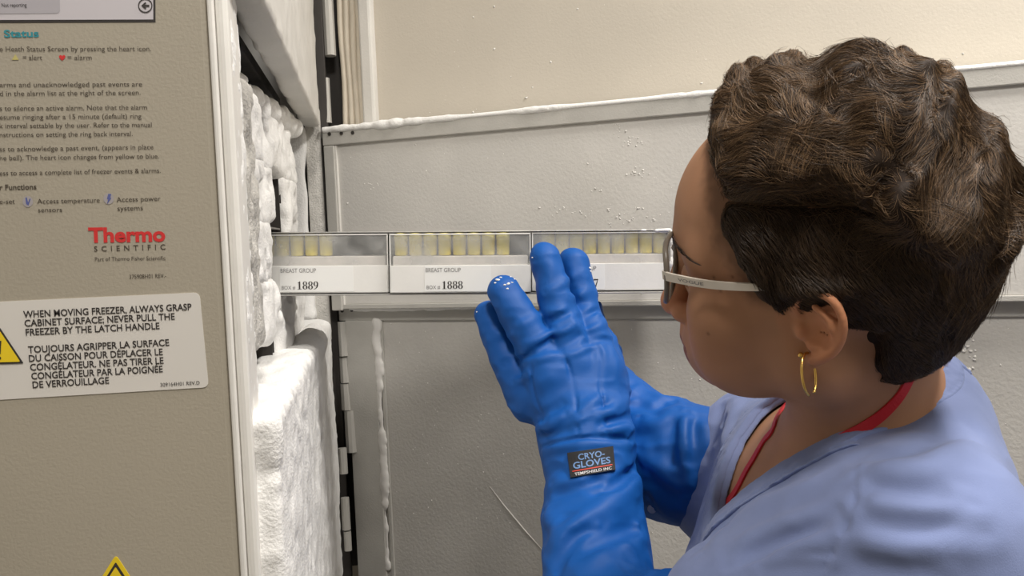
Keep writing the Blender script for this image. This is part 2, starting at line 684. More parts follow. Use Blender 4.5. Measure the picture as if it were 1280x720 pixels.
# outer door
od = dbox('outer_door', (.030, .050, .12), (1.02, .12, 1.97), M['outer'], fz, .006)
tag(od, 'open outer door with beige inner face')
S1 = door_st(422, 80, .04)[0]
S2 = door_st(446, 80, .03)[0]
S3 = door_st(467, 80, .04)[0]
gaskets = []
wid = (S2 - S1) / 4.0
for k in range(4):                               # ribs of the gasket
    s0 = S1 + k * wid
    zz = np.linspace(.2, 1.95, 60)
    pts = [dw([[s0 + wid / 2 + .0012 * math.sin(z * 37 + k), .049, z]])[0] for z in zz]
    V, Fc = tube(pts, wid * .56, 8)
    g = linkmesh('gasket', V, Fc, M['gasket'], od, smooth=True)
dbox('liner_lip', (S2 + .001, .036, .14), (S3, .052, 1.96), M['liner'], od, .004)

# middle inner door, open
s_r = 1.0
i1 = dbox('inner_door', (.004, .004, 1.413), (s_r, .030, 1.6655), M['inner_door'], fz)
tag(i1, 'open middle inner door, pale grey panel dotted with frost')
dbox('top_strip', (.001, -.001, 1.6445), (s_r + .002, .031, 1.668), M['strip'], i1)
dbox('edge_strip', (.0025, -.002, 1.405), (.020, .0045, 1.6440), M['strip'], i1)
dbox('edge_strip', (.020, .0005, 1.413), (.0225, .0045, 1.6440), M['liner'], i1, .0006)
dbox('bottom_strip', (.004, .001, 1.407), (s_r, .028, 1.4135), M['strip'], i1, .0008)
# lower inner door, open
TL = .022
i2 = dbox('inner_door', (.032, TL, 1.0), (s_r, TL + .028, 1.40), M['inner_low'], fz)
tag(i2, 'open lower inner door, grey panel speckled with frost')
dbox('top_strip', (.001, TL - .004, 1.388), (s_r + .002, TL + .029, 1.4065), M['strip'], i2)
sa, sb = door_st(439, 500, TL)[0], door_st(475, 500, TL)[0]
dbox('edge_strip', (sa, TL - .006, 1.0), (sb, TL + .002, 1.3885), M['strip'], i2, .001)
dbox('edge_strip', (sb + .006, TL - .003, 1.0), (sb + .0115, TL + .002, 1.3885), M['strip'], i2, .0008)
# screws
for (xs, y, t, par) in (((412, 427, 441), 167.5, -.001, i1), ((428, 440, 453), 388.5, TL - .004, i2)):
    for k, x in enumerate(xs):
        s, z = door_st(x, y - k * .8, t)
        V, Fc = tube([dw([[s, t - .0015, z]])[0], dw([[s, t + .001, z]])[0]], .0026, 8)
        linkmesh('screw', V, Fc, M['screw'], par)
# dark sheet standing in for the shade behind the hinge gap
fbox('hinge_gap_shade', (-.075, YF + .062, 1.0), (.03, YF + .075, 1.94), M['dark'], .001)


def frost_line(name, s0, s1, z, t0, t1, amp, par, h=.003, base=.0016):
    def f(p):                                    # works in door space
        d = rbox(p, (s0, t0, z - .003), (s1, t1, z + .0005), .001)
        a = np.clip(noise(p * v3([1, 0, 0]) + 3.1, .07) + .25, 0, 1.2)
        return d - base - amp * a * (fbm(p, .012, 2) * .5 + .6)
    V, Q = sdf_mesh(f, (s0 - .01, t0 - .012, z - .012), (s1 + .01, t1 + .012, z + .016), h, pad=.012)
    return linkmesh(name, dw(V), Q, M['frost'], par, smooth=True)


frost_line('frost_ridge', .003, s_r, 1.6685, -.001, .030, .0035, i1, .0026)
frost_line('frost_ridge', .02, s_r, 1.4065, TL - .004, TL + .018, .002, i2, .003, .0012)


def frost_vertical(s, z0, z1, t, par):
    def f(p):
        d = seg(p * v3([1, 2.2, 1]), (s, t * 2.2, z0), (s + .002, t * 2.2, z1), .0045) * .6
        return d - .0028 * np.clip(fbm(p, .022, 3) + .2, -.6, 1.1)
    V, Q = sdf_mesh(f, (s - .014, t - .012, z0 - .01), (s + .014, t + .012, z1 + .01), .0022, pad=.01)
    return linkmesh('frost_ridge', dw(V), Q, M['bead'], par, smooth=True)


frost_vertical(sb + .001, 1.02, 1.385, TL - .004, i2)


# frost beads scattered over the open doors: nobody could count them
def beads(pts, par, name='frost_beads'):
    V, Fc, n = [], [], 0
    ico = bmesh.new()
    bmesh.ops.create_icosphere(ico, subdivisions=1, radius=1)
    iv = np.array([v.co[:] for v in ico.verts])
    ifc = [[v.index for v in f.verts] for f in ico.faces]
    ico.free()
    for s, t, z, r in pts:
        w = iv * (1 + .35 * RNG.standard_normal((len(iv), 1))) * r * np.array([1, .7, 1])
        V.append(w + np.array([s, t, z]))
        Fc += [[i + n for i in q] for q in ifc]
        n += len(iv)
    o = linkmesh(name, dw(np.concatenate(V)), Fc, M['bead'], par, smooth=True)
    o['kind'] = 'stuff'
    return o


def scatter(n, t, s0, s1, z0, z1, r0, r1, dens=None):
    out = []
    while len(out) < n:
        s, z = RNG.uniform(s0, s1), RNG.uniform(z0, z1)
        if dens and RNG.random() > dens(s, z):
            continue
        out.append((s, t, z, r0 + (r1 - r0) * RNG.random() ** 4))
    return out


pts = scatter(260, .004, .03, .95, 1.42, 1.64, .0003, .0016, lambda s, z: .25 + .75 * (s > .45) * (z < 1.56))
for (px, py, r) in ((775, 167, .003), (771, 157, .0032), (790, 172, .003), (800, 178, .0026), (783, 180, .003), (795, 215, .0035), (803, 218, .003), (790, 218, .0026), (745, 238, .0026), (460, 228, .0025),
                    (468, 231, .0025), (700, 262, .0025), (712, 265, .003), (735, 268, .003), (760, 262, .003), (775, 268, .0026), (800, 262, .003), (790, 276, .003), (765, 283, .0028), (820, 272, .003)):
    s, z = door_st(px, py, .004)
    pts += [(s + RNG.normal() * .004, .004, z + RNG.normal() * .003, r * RNG.uniform(.2, .5)) for _ in range(5)]
beads(pts, i1)
pts = scatter(900, TL, sb + .02, .95, 1.10, 1.385, .0002, .0011)
for (px, py, r) in ((1205, 430, .004), (1212, 445, .0035), (1208, 470, .004), (1240, 520, .003), (1245, 585, .006), (1262, 590, .005), (1255, 600, .004), (1210, 420, .003), (1275, 640, .003)):
    s, z = door_st(px, py, TL)
    pts += [(s + RNG.normal() * .004, TL, z + RNG.normal() * .006, r * RNG.uniform(.25, .6)) for _ in range(8)]
beads(pts, i2)
pts = scatter(150, .05, .15, .98, 1.60, 1.95, .0003, .0018, lambda s, z: .35 + .65 * (z < 1.72))
beads(pts, od)

# diagonal scratch in the frost of the lower door
q = [door_st(x, y, TL - .0003) for x, y in ((612, 608), (630, 632), (655, 662), (680, 690))]
V, Fc = tube([dw([[s, TL, z]])[0] for s, z in q], [.0003, .0012, .0012, .0003], 6)
linkmesh('frost_scratch', V, Fc, M['inner_door'], i2, smooth=True)

# ------------------------------------------------------------------ print on the side panel
PP = (0, YN, 0)
PN = (0, -1, 0)


def text_geo(s, bold=0.0, spacing=1.0, extr=0.0):
    cu = bpy.data.curves.new('t', 'FONT')
    cu.body = s
    cu.size = 1
    cu.offset = bold
    cu.space_character = spacing
    cu.resolution_u = 3
    o = bpy.data.objects.new('t', cu)
    COL.objects.link(o)
    bpy.context.view_layer.update()
    me = bpy.data.meshes.new_from_object(o.evaluated_get(bpy.context.evaluated_depsgraph_get()))
    V = np.array([v.co[:] for v in me.vertices]).reshape(-1, 3)
    Fc = [list(p.vertices) for p in me.polygons]
    bpy.data.objects.remove(o)
    bpy.data.curves.remove(cu)
    bpy.data.meshes.remove(me)
    return V, Fc


def text_on(s, x0, y0, x1, y1, cap, p0, n, bold=0.0, spacing=1.0, lift=.0004):
    """Lettering whose baseline runs between two photo points on a plane; cap = capital height in photo pixels."""
    V, Fc = text_geo(s, bold, spacing)
    n = nrm(n)
    a, b = on_plane(x0, y0, p0, n), on_plane(x1, y1, p0, n)
    u = nrm(b - a)
    w = np.cross(n, u)
    if w[2] < 0:
        w = -w
    sx = np.linalg.norm(b - a) / (V[:, 0].max() - V[:, 0].min())
    mid = on_plane((x0 + x1) / 2, (y0 + y1) / 2 - cap, p0, n) - (a + b) / 2
    sy = (mid @ w) / .69
    P = a + n * lift + np.outer((V[:, 0] - V[:, 0].min()) * sx, u) + np.outer(V[:, 1] * sy, w)
    return P, Fc


def poly_on(pts, p0, n, lift):
    n = nrm(n)
    P = np.array([on_plane(x, y, p0, n) + n * lift for x, y in pts])
    return P, [list(range(len(pts)))]


def prism_on(pts, p0, n, t):
    n = nrm(n)
    A = [on_plane(x, y, p0, n) for x, y in pts]
    k = len(A)
    V = [a + n * t for a in A] + [a - n * .0005 for a in A]
    return np.array(V), [list(range(k)), list(range(2 * k - 1, k - 1, -1))] + [[i, (i + 1) % k, (i + 1) % k + k, i + k] for i in range(k)]


lines = [
    ("e Heath Status Screen by pressing the heart icon.", 0, 64.4, 189, 63.8, 6),
    ("= alert", 29, 75, 53, 75, 6), ("= alarm", 85, 75, 115, 74.8, 6),
    ("arms and unacknowledged past events are", 0, 109, 178, 108, 6),
    ("d in the alarm list at the right of the screen.", 0, 120, 176, 118.5, 6),
    ("s to silence an active alarm. Note that the alarm", 0, 138.5, 184, 137, 6),
    ("esume ringing after a 15 minute (default) ring", 0, 149.5, 177, 148, 6),
    ("k interval settable by the user. Refer to the manual", 0, 160.3, 190, 158.8, 6),
    ("nstructions on setting the ring back interval.", 0, 171.5, 166, 170, 6),
    ("ss to acknowledge a past event, (appears in place", 0, 189.5, 192, 186.5, 6),
    ("he bell). The heart icon changes from yellow to blue.", 0, 200.5, 199, 198, 6),
    ("ess to access a complete list of freezer events & alarms.", 0, 219.5, 201, 216, 6),
    ("e-set", 0, 255, 19, 254.5, 6), ("Access temperature", 47, 254.6, 125, 253, 6), ("sensors", 48, 265.5, 78, 265, 6),
    ("Access power", 146, 252.5, 201, 251, 6), ("systems", 147, 263.5, 179, 262.5, 6),
    ("Part of Thermo Fisher Scientific", 119, 326.5, 207, 325, 5), ("375908H01 REV.-", 162, 348.5, 208, 347, 5),
]
geo = [text_on(s, a, b, c, d, e, PP, PN) for s, a, b, c, d, e in lines]
geo.append(text_on("r Functions", 0, 237.5, 46, 236.5, 6.5, PP, PN, bold=.02))
geo.append(text_on("SCIENTIFIC", 118, 314.4, 207, 311.8, 6.5, PP, PN, bold=.012, spacing=1.9))
for g_ in geo:
    linkmesh('lettering', *g_, M['ink_soft'], side)
linkmesh('lettering', *text_on("Status", 5.5, 46.8, 49, 46.2, 9, PP, PN, bold=.025), M['teal'], side)
linkmesh('lettering', *text_on("Thermo", 111, 302.7, 207, 301.2, 17.5, PP, PN, bold=.035), M['red'], side)
# heart, alert mark and round icons
hx, hy = 78, 72
heart = [(hx + 4.0 * math.sin(t) ** 3, hy - .26 * (13 * math.cos(t) - 5 * math.cos(2 * t) - 2 * math.cos(3 * t) - math.cos(4 * t))) for t in np.linspace(0, 2 * math.pi, 20, endpoint=False)]
linkmesh('heart_icon', *poly_on(heart, PP, PN, .0004), M['red'], side)
linkmesh('alert_icon', *poly_on([(15, 75), (24, 75), (19.5, 68)], PP, PN, .0004), mat('pale_yellow_ink', (.50, .44, .16), .6), side)
for (x, y, g) in ((35, 252, 0), (136, 248.5, 1)):
    circ = [(x + 6.5 * math.cos(t), y + 7 * math.sin(t)) for t in np.linspace(0, 2 * math.pi, 16, endpoint=False)]
    linkmesh('icon', *poly_on(circ, PP, PN, .0003), mat('lilac_ink', (.38, .35, .36), .6), side)
    mark = [(x - 3, y - 5), (x - 1, y - 5), (x + .5, y + 1), (x + 2.5, y - 4), (x + 3.5, y - 3), (x + 1, y + 5), (x - 2, y + 3)] if g == 0 else \
        [(x - .5, y - 6), (x + 3.5, y - 6), (x + 2, y - 1.5), (x + 3.5, y - 1), (x - 2, y + 7), (x - .5, y + .5), (x - 2, y + .5)]
    linkmesh('icon', *poly_on(mark, PP, PN, .0005), M['blueink'], side)
# printed screen picture at the top
linkmesh('printed_screen', *prism_on([(-40, -60), (194, -62), (194.5, 27.8), (-40, 28.8)], PP, PN, .0003), M['ink'], side)
linkmesh('printed_screen', *poly_on([(-40, -60), (191.5, -61), (191.8, 24.6), (-40, 25.3)], PP, PN, .0005), M['screen'], side)
linkmesh('printed_screen', *poly_on([(-40, -60), (74, -60), (75.5, 14), (73, 17), (-40, 18)], PP, PN, .0007), M['screen_grey'], side)
linkmesh('lettering', *text_on("Not reporting", 3, 9.5, 34, 9, 5, PP, PN, lift=.0009), M['ink'], side)
ro = [(182 + 9 * math.cos(t), 7.5 + 9 * math.sin(t)) for t in np.linspace(0, 2 * math.pi, 28, endpoint=False)]
ri = [(182 + 7.6 * math.cos(t), 7.5 + 7.6 * math.sin(t)) for t in np.linspace(0, 2 * math.pi, 28, endpoint=False)]
A, B = poly_on(ro, PP, PN, .0009)[0], poly_on(ri, PP, PN, .0009)[0]
ring = (np.vstack([A, B]), [[i, (i + 1) % 28, 28 + (i + 1) % 28, 28 + i] for i in range(28)])
arrow = poly_on([(177, 7.5), (182, 3), (183.5, 4.5), (181.5, 6.4), (187, 6.4), (187, 8.8), (181.5, 8.8), (183.5, 10.5), (182, 12)], PP, PN, .0009)
linkmesh('arrow_icon', *merge(ring, arrow), M['ink'], side)


# warning sticker
def round_poly(c, rad, n=5):
    out = []
    k = len(c)
    for i in range(k):
        p, a, b = np.array(c[i], float), np.array(c[i - 1], float), np.array(c[(i + 1) % k], float)
        pa, pb = p + nrm(a - p) * rad, p + nrm(b - p) * rad
        for t in np.linspace(0, 1, n):
            out.append(tuple((1 - t) ** 2 * pa + 2 * t * (1 - t) * p + t * t * pb))
    return out


stk = linkmesh('warning_sticker', *prism_on(round_poly([(-190, 386), (249.5, 365.5), (261, 484), (-190, 511)], 8), PP, PN, .0005), M['sticker'], fz)
tag(stk, 'white warning sticker with black bilingual text')
sl = [("WHEN MOVING FREEZER, ALWAYS GRASP", 30, 397, 240, 387.3), ("CABINET SURFACE; NEVER PULL THE", 31.5, 408, 219, 399.2), ("FREEZER BY THE LATCH HANDLE", 33, 419.2, 200, 411),
      ("TOUJOURS AGRIPPER LA SURFACE", 36, 441, 212, 431.8), ("DU CAISSON POUR DÉPLACER LE", 37, 452, 204, 443.4), ("CONGÉLATEUR. NE PAS TIRER LE", 38.5, 463, 205, 454.2),
      ("CONGÉLATEUR PAR LA POIGNÉE", 40, 474, 204, 464.8), ("DE VERROUILLAGE", 41.5, 484.8, 137, 479)]
geo = [text_on(s, a, b, c, d, 8.2, PP, PN, bold=.016, lift=.0009) for s, a, b, c, d in sl]
geo.append(text_on("309164H01 REV.D", 201, 483, 250, 480.3, 4.5, PP, PN, lift=.0009))
for g_ in geo:
    linkmesh('lettering', *g_, M['ink'], stk)


def warn_triangle(cx, cy_top, half, hgt, tilt, par, lift, plate):
    tri = lambda k: [(cx, cy_top + hgt * .62 - hgt * .62 * k), (cx + half * k, cy_top + hgt * .62 + (hgt * .38) * k + tilt * half * k), (cx - half * k, cy_top + hgt * .62 + (hgt * .38) * k - tilt * half * k)]
    if plate:
        linkmesh('warning_triangle', *prism_on(round_poly(tri(1.22), 6), PP, PN, lift), M['yellow'], par)
    linkmesh('warning_triangle', *poly_on(round_poly(tri(1.0), 2), PP, PN, lift + .0003), M['ink'], par)
    linkmesh('warning_triangle', *poly_on(round_poly(tri(.86), 2), PP, PN, lift + .0006), M['yellow'], par)
    mk = poly_on([(cx - 2.5, cy_top + hgt * .36), (cx + 2.5, cy_top + hgt * .36), (cx + 1.5, cy_top + hgt * .72), (cx - 1.5, cy_top + hgt * .72)], PP, PN, lift + .0009)
    dt = poly_on([(cx + 2.2 * math.cos(t), cy_top + hgt * .83 + 2.2 * math.sin(t)) for t in np.linspace(0, 2 * math.pi, 10, endpoint=False)], PP, PN, lift + .0009)
    linkmesh('warning_triangle', *merge(mk, dt), M['ink'], par)


warn_triangle(0.5, 409, 30, 46, -.03, stk, .0007, False)
warn_triangle(145, 702, 42, 66, -.03, side, .0004, True)

# ------------------------------------------------------------------ racks inside the compartment
def make_rack(y0, y1, label, slots_open, ztop, m_front, seedv, zbot=1.39):
    r = empty('freezer_rack', (-.40, (y0 + y1) / 2, 1.387), label, 'rack')
    for ya, yb in ((y0, y0 + .002), (y1 - .002, y1)):
        V, Fc = bevel_box((-.72, ya, 1.388), (-.103, yb, ztop), .0005)
        linkmesh('side_plate', V, Fc, M['dark'], r)  # plates blackened, the open slot's shade is in their colour
    zs = np.linspace(zbot, ztop - .004, 5)
    for k in range(5):
        V, Fc = bevel_box((-.72, y0, zs[k]), (-.104, y1, zs[k] + .002), .0004)
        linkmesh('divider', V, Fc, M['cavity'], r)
    for k in range(4):
        if k in slots_open:
            continue

        def f(p, k=k):
            d = rbox(p, (-.125, y0 + .002, zs[k] + .001), (-.100, y1 - .002, zs[k + 1] - .001), .004)
            return d - .0025 - .0075 * np.clip(fbm(p + seedv, .030, 3) + .08, -.30, .75) - .0012 * noise(p, .006)
        frost_piece('drawer_front', f, (-.14, y0 - .014, zs[k] - .014), (-.075, y1 + .014, zs[k + 1] + .014), .003, m_front, r)
    return r, zs


rackA, zA = make_rack(.772, .915, 'frost-covered rack nearest the beige side panel', (), 1.636, M['frost'], 1.7, 1.416)
rackB, zB = make_rack(.928, 1.068, 'frosted rack with an empty dark slot above the pulled-out drawer', (1, 2), 1.655, M['frost'], 5.2)
_lh = on_plane(357, 261, (-.102, 0, 0), (1, 0, 0))
V, Fc = bevel_box(_lh - [.012, .018, .012], _lh + [.0, .018, .012], .001)
linkmesh('label_holder', V, Fc, M['liner'], rackB)
rackC, zC = make_rack(1.085, 1.225, 'frost-covered rack beside the far inner wall', (), 1.650, M['frost'], 9.1)


# lump of frost hanging on top of the racks, and grey frosted post near the front edge
def f_lump(p):
    d = seg(p, (-.115, .80, 1.640), (-.11, .98, 1.648), .012, .012)
    d = smin(d, seg(p, (-.11, .98, 1.648), (-.10, 1.22, 1.660), .012, .016), .01)
    return d - .006 * fbm(p, .03, 3)


frost_piece('frost_lump', f_lump, (-.15, .76, 1.61), (-.07, 1.27, 1.70), .003, M['frost'], fz)


def f_post(p):
    d = rbox(p, (-.125, YN + .075, 1.42), (-.090, .755, 1.632), .006)
    return d - .004 * fbm(p, .02, 4)


frost_piece('frost_layer', f_post, (-.14, .65, 1.385), (-.07, .775, 1.675), .003, M['frost_grey'], fz)

# ------------------------------------------------------------------ pulled-out drawer with three boxes
BL, BR = at(328, 367.5, .92), at(838, 363.5, .925)
XB = nrm(BR - BL)
YB = nrm(np.cross([0, 0, 1], XB))
ZB = np.cross(XB, YB)
RB = np.column_stack([XB, YB, ZB])
O0 = BL                                          # bottom left front corner of the drawer


def bw(V):                                       # drawer local (x right, y back, z up) -> world
    return np.asarray(V, float) @ RB.T + O0


def lx(px, py=330, yb=0.0):                      # photo column -> drawer local x on its front plane
    return (on_plane(px, py, O0 + YB * yb, YB) - O0) @ XB


HB = (on_plane(486, 293, O0, YB) - on_plane(486, 368, O0, YB)) @ ZB
XE = lx(838)
dr = empty('rack_drawer', O0 + XB * .2 + YB * .07, 'slim metal rack drawer pulled out of the freezer, carrying three boxes', 'drawer')


def drbox(name, lo, hi, m, parent, r=.0004):
    V, Fc = bevel_box(lo, hi, r)
    return linkmesh(name, bw(V), Fc, m, parent)


XS = lx(311) - .002
drbox('tray', (XS - .20, -.001, -.0022), (XE, .139, -.0006), M['steel'], dr)
drbox('back_plate', (XS - .20, .1376, -.0006), (XE, .139, HB), M['steel'], dr)
drbox('end_plate', (XE - .0018, -.002, -.0022), (XE, .139, HB + .001), M['steel'], dr)
drbox('top_rail', (XS - .02, .0, HB + .0004), (XE, .0035, HB + .0016), M['steel'], dr)
drbox('top_plate', (XS - .02, .0035, HB + .0004), (XE, .139, HB + .0012), M['steel'], dr)


def f_drf(p):                                    # frost on the outer end of the drawer
    d = np.minimum(seg(p, (XE + .0005, .0, 0.004), (XE + .0005, .0, HB), .0014), seg(p, (XE - .03, .001, HB + .001), (XE, .001, HB + .001), .0006, .0016))
    d = np.minimum(d, seg(p, (XE, .0, HB), (XE, .11, HB), .0014))
    return d - .0018 * (fbm(p, .007, 2) * .7 + .3)


V, Q = sdf_mesh(f_drf, (XE - .04, -.008, -.004), (XE + .008, .12, HB + .008), .0011, pad=.004)
tag(linkmesh('frost_rim', bw(V), Q, M['frost'], dr, smooth=True))


# serif numerals drawn as outlines (unit height, baseline at 0)
def ring_geo(cx, cy, ax, ay, bx, by, n=20, a0=0, a1=2 * math.pi):
    t = np.linspace(a0, a1, n)
    o = [(cx + ax * math.cos(k), cy + ay * math.sin(k), 0) for k in t]
    i_ = [(cx + bx * math.cos(k), cy + by * math.sin(k), 0) for k in t]
    return np.array(o + i_), [[k, k + 1, n + k + 1, n + k] for k in range(n - 1)]


def quad(*p):
    return np.array([(x, y, 0) for x, y in p]), [list(range(len(p)))]


def digit(c):
    if c == '1':
        return merge(quad((.20, .04), (.36, .04), (.36, 1), (.20, .9)), quad((.06, 0), (.50, 0), (.50, .045), (.06, .045)), quad((.05, .80), (.20, .83), (.34, 1), (.30, 1)))
    if c == '8':
        return merge(ring_geo(.28, .75, .23, .25, .10, .205), ring_geo(.28, .27, .26, .27, .11, .222))
    if c == '9':
        return merge(ring_geo(.27, .69, .25, .31, .11, .265), quad((.38, .62), (.52, .66), (.50, .42), (.42, .22), (.25, .06), (.06, .0), (.06, .04), (.22, .13), (.33, .30)))
    return merge(quad((.04, .86), (.04, 1), (.52, 1), (.52, .96), (.50, .86)), quad((.44, .90), (.52, .96), (.30, 0), (.16, 0)), quad((.02, .74), (.06, .74), (.08, .9), (.04, .9)))


def number_geo(s):
    parts, x = [], 0
    for c in s:
        v, f = digit(c)
        v = v.copy()
        v[:, 0] += x
        parts.append((v, f))
        x += .575
    return merge(*parts)


vial_proto = None


def make_vial_mesh():
    prof = [(.0001, 0), (.0060, .0006), (.0066, .002), (.0066, .016), (.0070, .0162), (.0070, .0225), (.0062, .0235), (.0001, .0237)]
    n = 12
    V, Fc = [], []
    for r, z in prof:
        for k in range(n):
            V.append((r * math.cos(2 * math.pi * k / n), r * math.sin(2 * math.pi * k / n), z))
    for i in range(len(prof) - 1):
        for k in range(n):
            Fc.append([i * n + k, i * n + (k + 1) % n, (i + 1) * n + (k + 1) % n, (i + 1) * n + k])
    return np.array(V), Fc


def make_box(number, x0, x1, yoff, zoff, labx, px_scale, vial_px, label, vgroup, vlabel):
    e = empty('sample_box', bw([[(x0 + x1) / 2, yoff + .066, zoff]])[0], label, 'box', 'sample boxes in the drawer')
    hb = HB * .455
    T = lambda V: bw(np.asarray(V) + np.array([0, yoff, zoff]))
    W = .134
    th = .0012
    # base: floor, four walls
    parts = [bevel_box((x0, 0, 0), (x1, W, th), .0003), bevel_box((x0, 0, 0), (x1, th, hb), .0004), bevel_box((x0, W - th, 0), (x1, W, hb), .0003),
             bevel_box((x0, 0, 0), (x0 + th, W, hb), .0003), bevel_box((x1 - th, 0, 0), (x1, W, hb), .0003)]
    v, f = merge(*parts)
    base = linkmesh('base', T(v), f, M['boxw'], e)
    # insert wall showing above the base through the lid
    v, f = bevel_box((x0 + .003, .0026, th), (x1 - .003, W - .003, hb + HB * .155), .001)
    linkmesh('insert', T(v), f, M['boxtray'], e)
    # clear lid: top and four thin walls, white rim
    zt = HB - .0015
    q = .0008
    parts = [bevel_box((x0 + .0006, .0005, zt - q), (x1 - .0006, W - .0005, zt), .0003), bevel_box((x0 + .0006, .0006, hb + .0002), (x1 - .0006, .0006 + q, zt), .0002),
             bevel_box((x0 + .0006, .0006, hb + .0002), (x0 + .0006 + q, W - .001, zt), .0002), bevel_box((x1 - .0006 - q, .0006, hb + .0002), (x1 - .0006, W - .001, zt), .0002),
             bevel_box((x0 + .0006, W - .001 - q, hb + .0002), (x1 - .0006, W - .001, zt), .0002)]
    v, f = merge(*parts)
    lid = linkmesh('lid', T(v), f, M['lid'], e)
    v, f = merge(bevel_box((x0, 0, zt - .0012), (x1, .0012, zt + .0003), .0003), bevel_box((x0, 0, hb), (x0 + .0012, .0012, zt), .0003), bevel_box((x1 - .0012, 0, hb), (x1, .0012, zt), .0003))
    linkmesh('lid_rim', T(v), f, M['boxw'], e)
    # paper label with its writing, in metres on the front face
    a, b = labx
    v, f = bevel_box((a, -.0003, .0012), (b, .0002, hb - .0006), 0)
    lab = linkmesh('paper_label', T(v), f, M['paper'], e)

    def put(geo, lx0, wid, z0, hgt, m, parent, cap=.69):
        V, F_ = geo
        V = V.copy()
        V[:, 0] = lx0 + (V[:, 0] - V[:, 0].min()) / (V[:, 0].max() - V[:, 0].min()) * wid
        V[:, 2] = z0 + V[:, 1] / cap * hgt
        V[:, 1] = -.0006
        return linkmesh('lettering', T(V), F_, m, parent)
    s = px_scale
    put(text_geo('BREAST GROUP'), a + 1.5 * s, 44 * s, hb - 8.5 * s, 5.2 * s, M['ink_grey'], lab)
    put(text_geo('BOX #'), a + 2.5 * s, 17 * s, 4.6 * s, 4.6 * s, M['ink_grey'], lab)
    put(number_geo(number), a + 22 * s, 26 * s, 4.6 * s, 10 * s, M['ink'], lab, 1.0)
    # vials in the insert, seen through the lid
    global vial_proto
    for i, px in enumerate(vial_px):
        for row in (0,):
            loc = T([[lx(px, 310, yoff), .0105 + row * .0135, hb + HB * .155]])[0]
            if vial_proto is None:
                V, F_ = make_vial_mesh()
                o = linkmesh('sample_vial', V + loc, F_, [M['vial'], M['vialcap']], None, True, base=loc)
                for p_ in o.data.polygons:
                    if p_.center.z > .0161:
                        p_.material_index = 1
                vial_proto = o
            else:
                o = vial_proto.copy()
                COL.objects.link(o)
                o.location = loc
            o.rotation_euler = Matrix(RB.tolist()).to_euler()
            ordn = ['first', 'second', 'third', 'fourth', 'fifth', 'sixth', 'seventh', 'eighth', 'ninth']
            tag(o, vlabel % ordn[len(vial_px) - 1 - i if 'right' in vlabel else i], 'vial', vgroup)
    return e


PS = .92 / FPX
make_box('1889', lx(485) - .1445, lx(485), .0008, 0.0006, (lx(349), lx(441)), PS, [332 + 18.3 * k for k in range(5)],
         'white cryogenic sample box numbered 1889, partly inside the freezer', 'yellow vials in box 1889', '%s yellow vial from the left in the box half inside the freezer')
make_box('1888', lx(487.5), lx(487.5) + .1445, -.004, .0002, (lx(531), lx(614)), PS * .99, [500 + 18.4 * k for k in range(8)],
         'white cryogenic sample box numbered 1888, in the middle of the drawer', 'yellow vials in box 1888', '%s yellow vial from the left in the middle box')
make_box('1887', lx(665), lx(665) + .1415, .0012, .0008, (lx(700), lx(756)), PS, [686 + 17.6 * k for k in range(9)],
         'white cryogenic sample box at the drawer end, half covered by blue fingers', 'yellow vials in the end box', '%s yellow vial from the right end of the drawer')
# ------------------------------------------------------------------ person (grown in camera space, then placed in the room)
HM = np.array([[-.867, -.470, -.163], [-.030, .375, -.926], [.497, -.799, -.339]])     # head forward, left, up (columns)
_u, _s, _vt = np.linalg.svd(HM)
HM = _u @ _vt
HC = np.array([.2152, -.0050, .6009])            # middle between the ear canals


def hc(*l):                                      # head local -> camera space
    return HM @ np.array(l) + HC


def wl(*l):                                      # head local -> world
    return to_world(hc(*l))


def part(name, f, lo, hi, h, m, parent, pad=.012, label=None):
    V, Q = sdf_mesh(f, lo, hi, h, pad)
    Q = Q[:, ::-1] if FLIP else Q
    o = linkmesh(name, to_world(V), Q, m, parent, smooth=True)
    if label:
        tag(o, label)
    return o, V, Q


FLIP = bool(np.linalg.det(RW) < 0)
TOR0 = np.array([.252, .30, .685])
foot = to_world(np.array([.25, .62, .70]))
person = empty('person', (foot[0], foot[1], 0), 'person with short dark hair in periwinkle scrubs and blue gloves, reaching for the boxes', 'person')


# ---- torso under and as the scrub top
def squash(p, z0, k):
    q = p.copy()
    q[2] = (q[2] - z0) / k + z0
    return q


SL, SR = np.array([.248, .158, .530]), np.array([.232, .152, .835])
ELB = cc(756, 850, .665)


def torso(p):
    q = squash(p, .68, 1.35)
    d = seg(q, (.254, .205, .68), (.250, .30, .68), .106, .124)
    d = smin(d, seg(q, (.250, .30, .68), (.252, .60, .68), .124, .118), .05)
    d = smin(d, seg(p, SL, SR, .054, .052), .045)
    d = smin(d, ell(p, (.285, .140, .68), (.062, .070, .115)), .05)
    d = smin(d, seg(p, (.288, .100, .664), (.262, .152, .590), .052, .044), .035)
    d = smin(d, seg(p, (.288, .100, .675), (.250, .150, .765), .050, .044), .035)
    d = smin(d, seg(p, SL, SL + (ELB - SL) * .5, .058, .060), .035)      # left sleeve
    RE = np.array([.16, .235, .86])
    d = smin(d, seg(p, SR, SR + (RE - SR) * .45, .055, .055), .03)       # right sleeve
    return d


def px_lines(f, items):
    out = []
    for pts, amp, w in items:
        P = catmull(march(f, [a for a, b in pts], [b for a, b in pts]), 4) if len(pts) > 2 else march(f, [a for a, b in pts], [b for a, b in pts])
        out.append((P, amp, w))
    return out


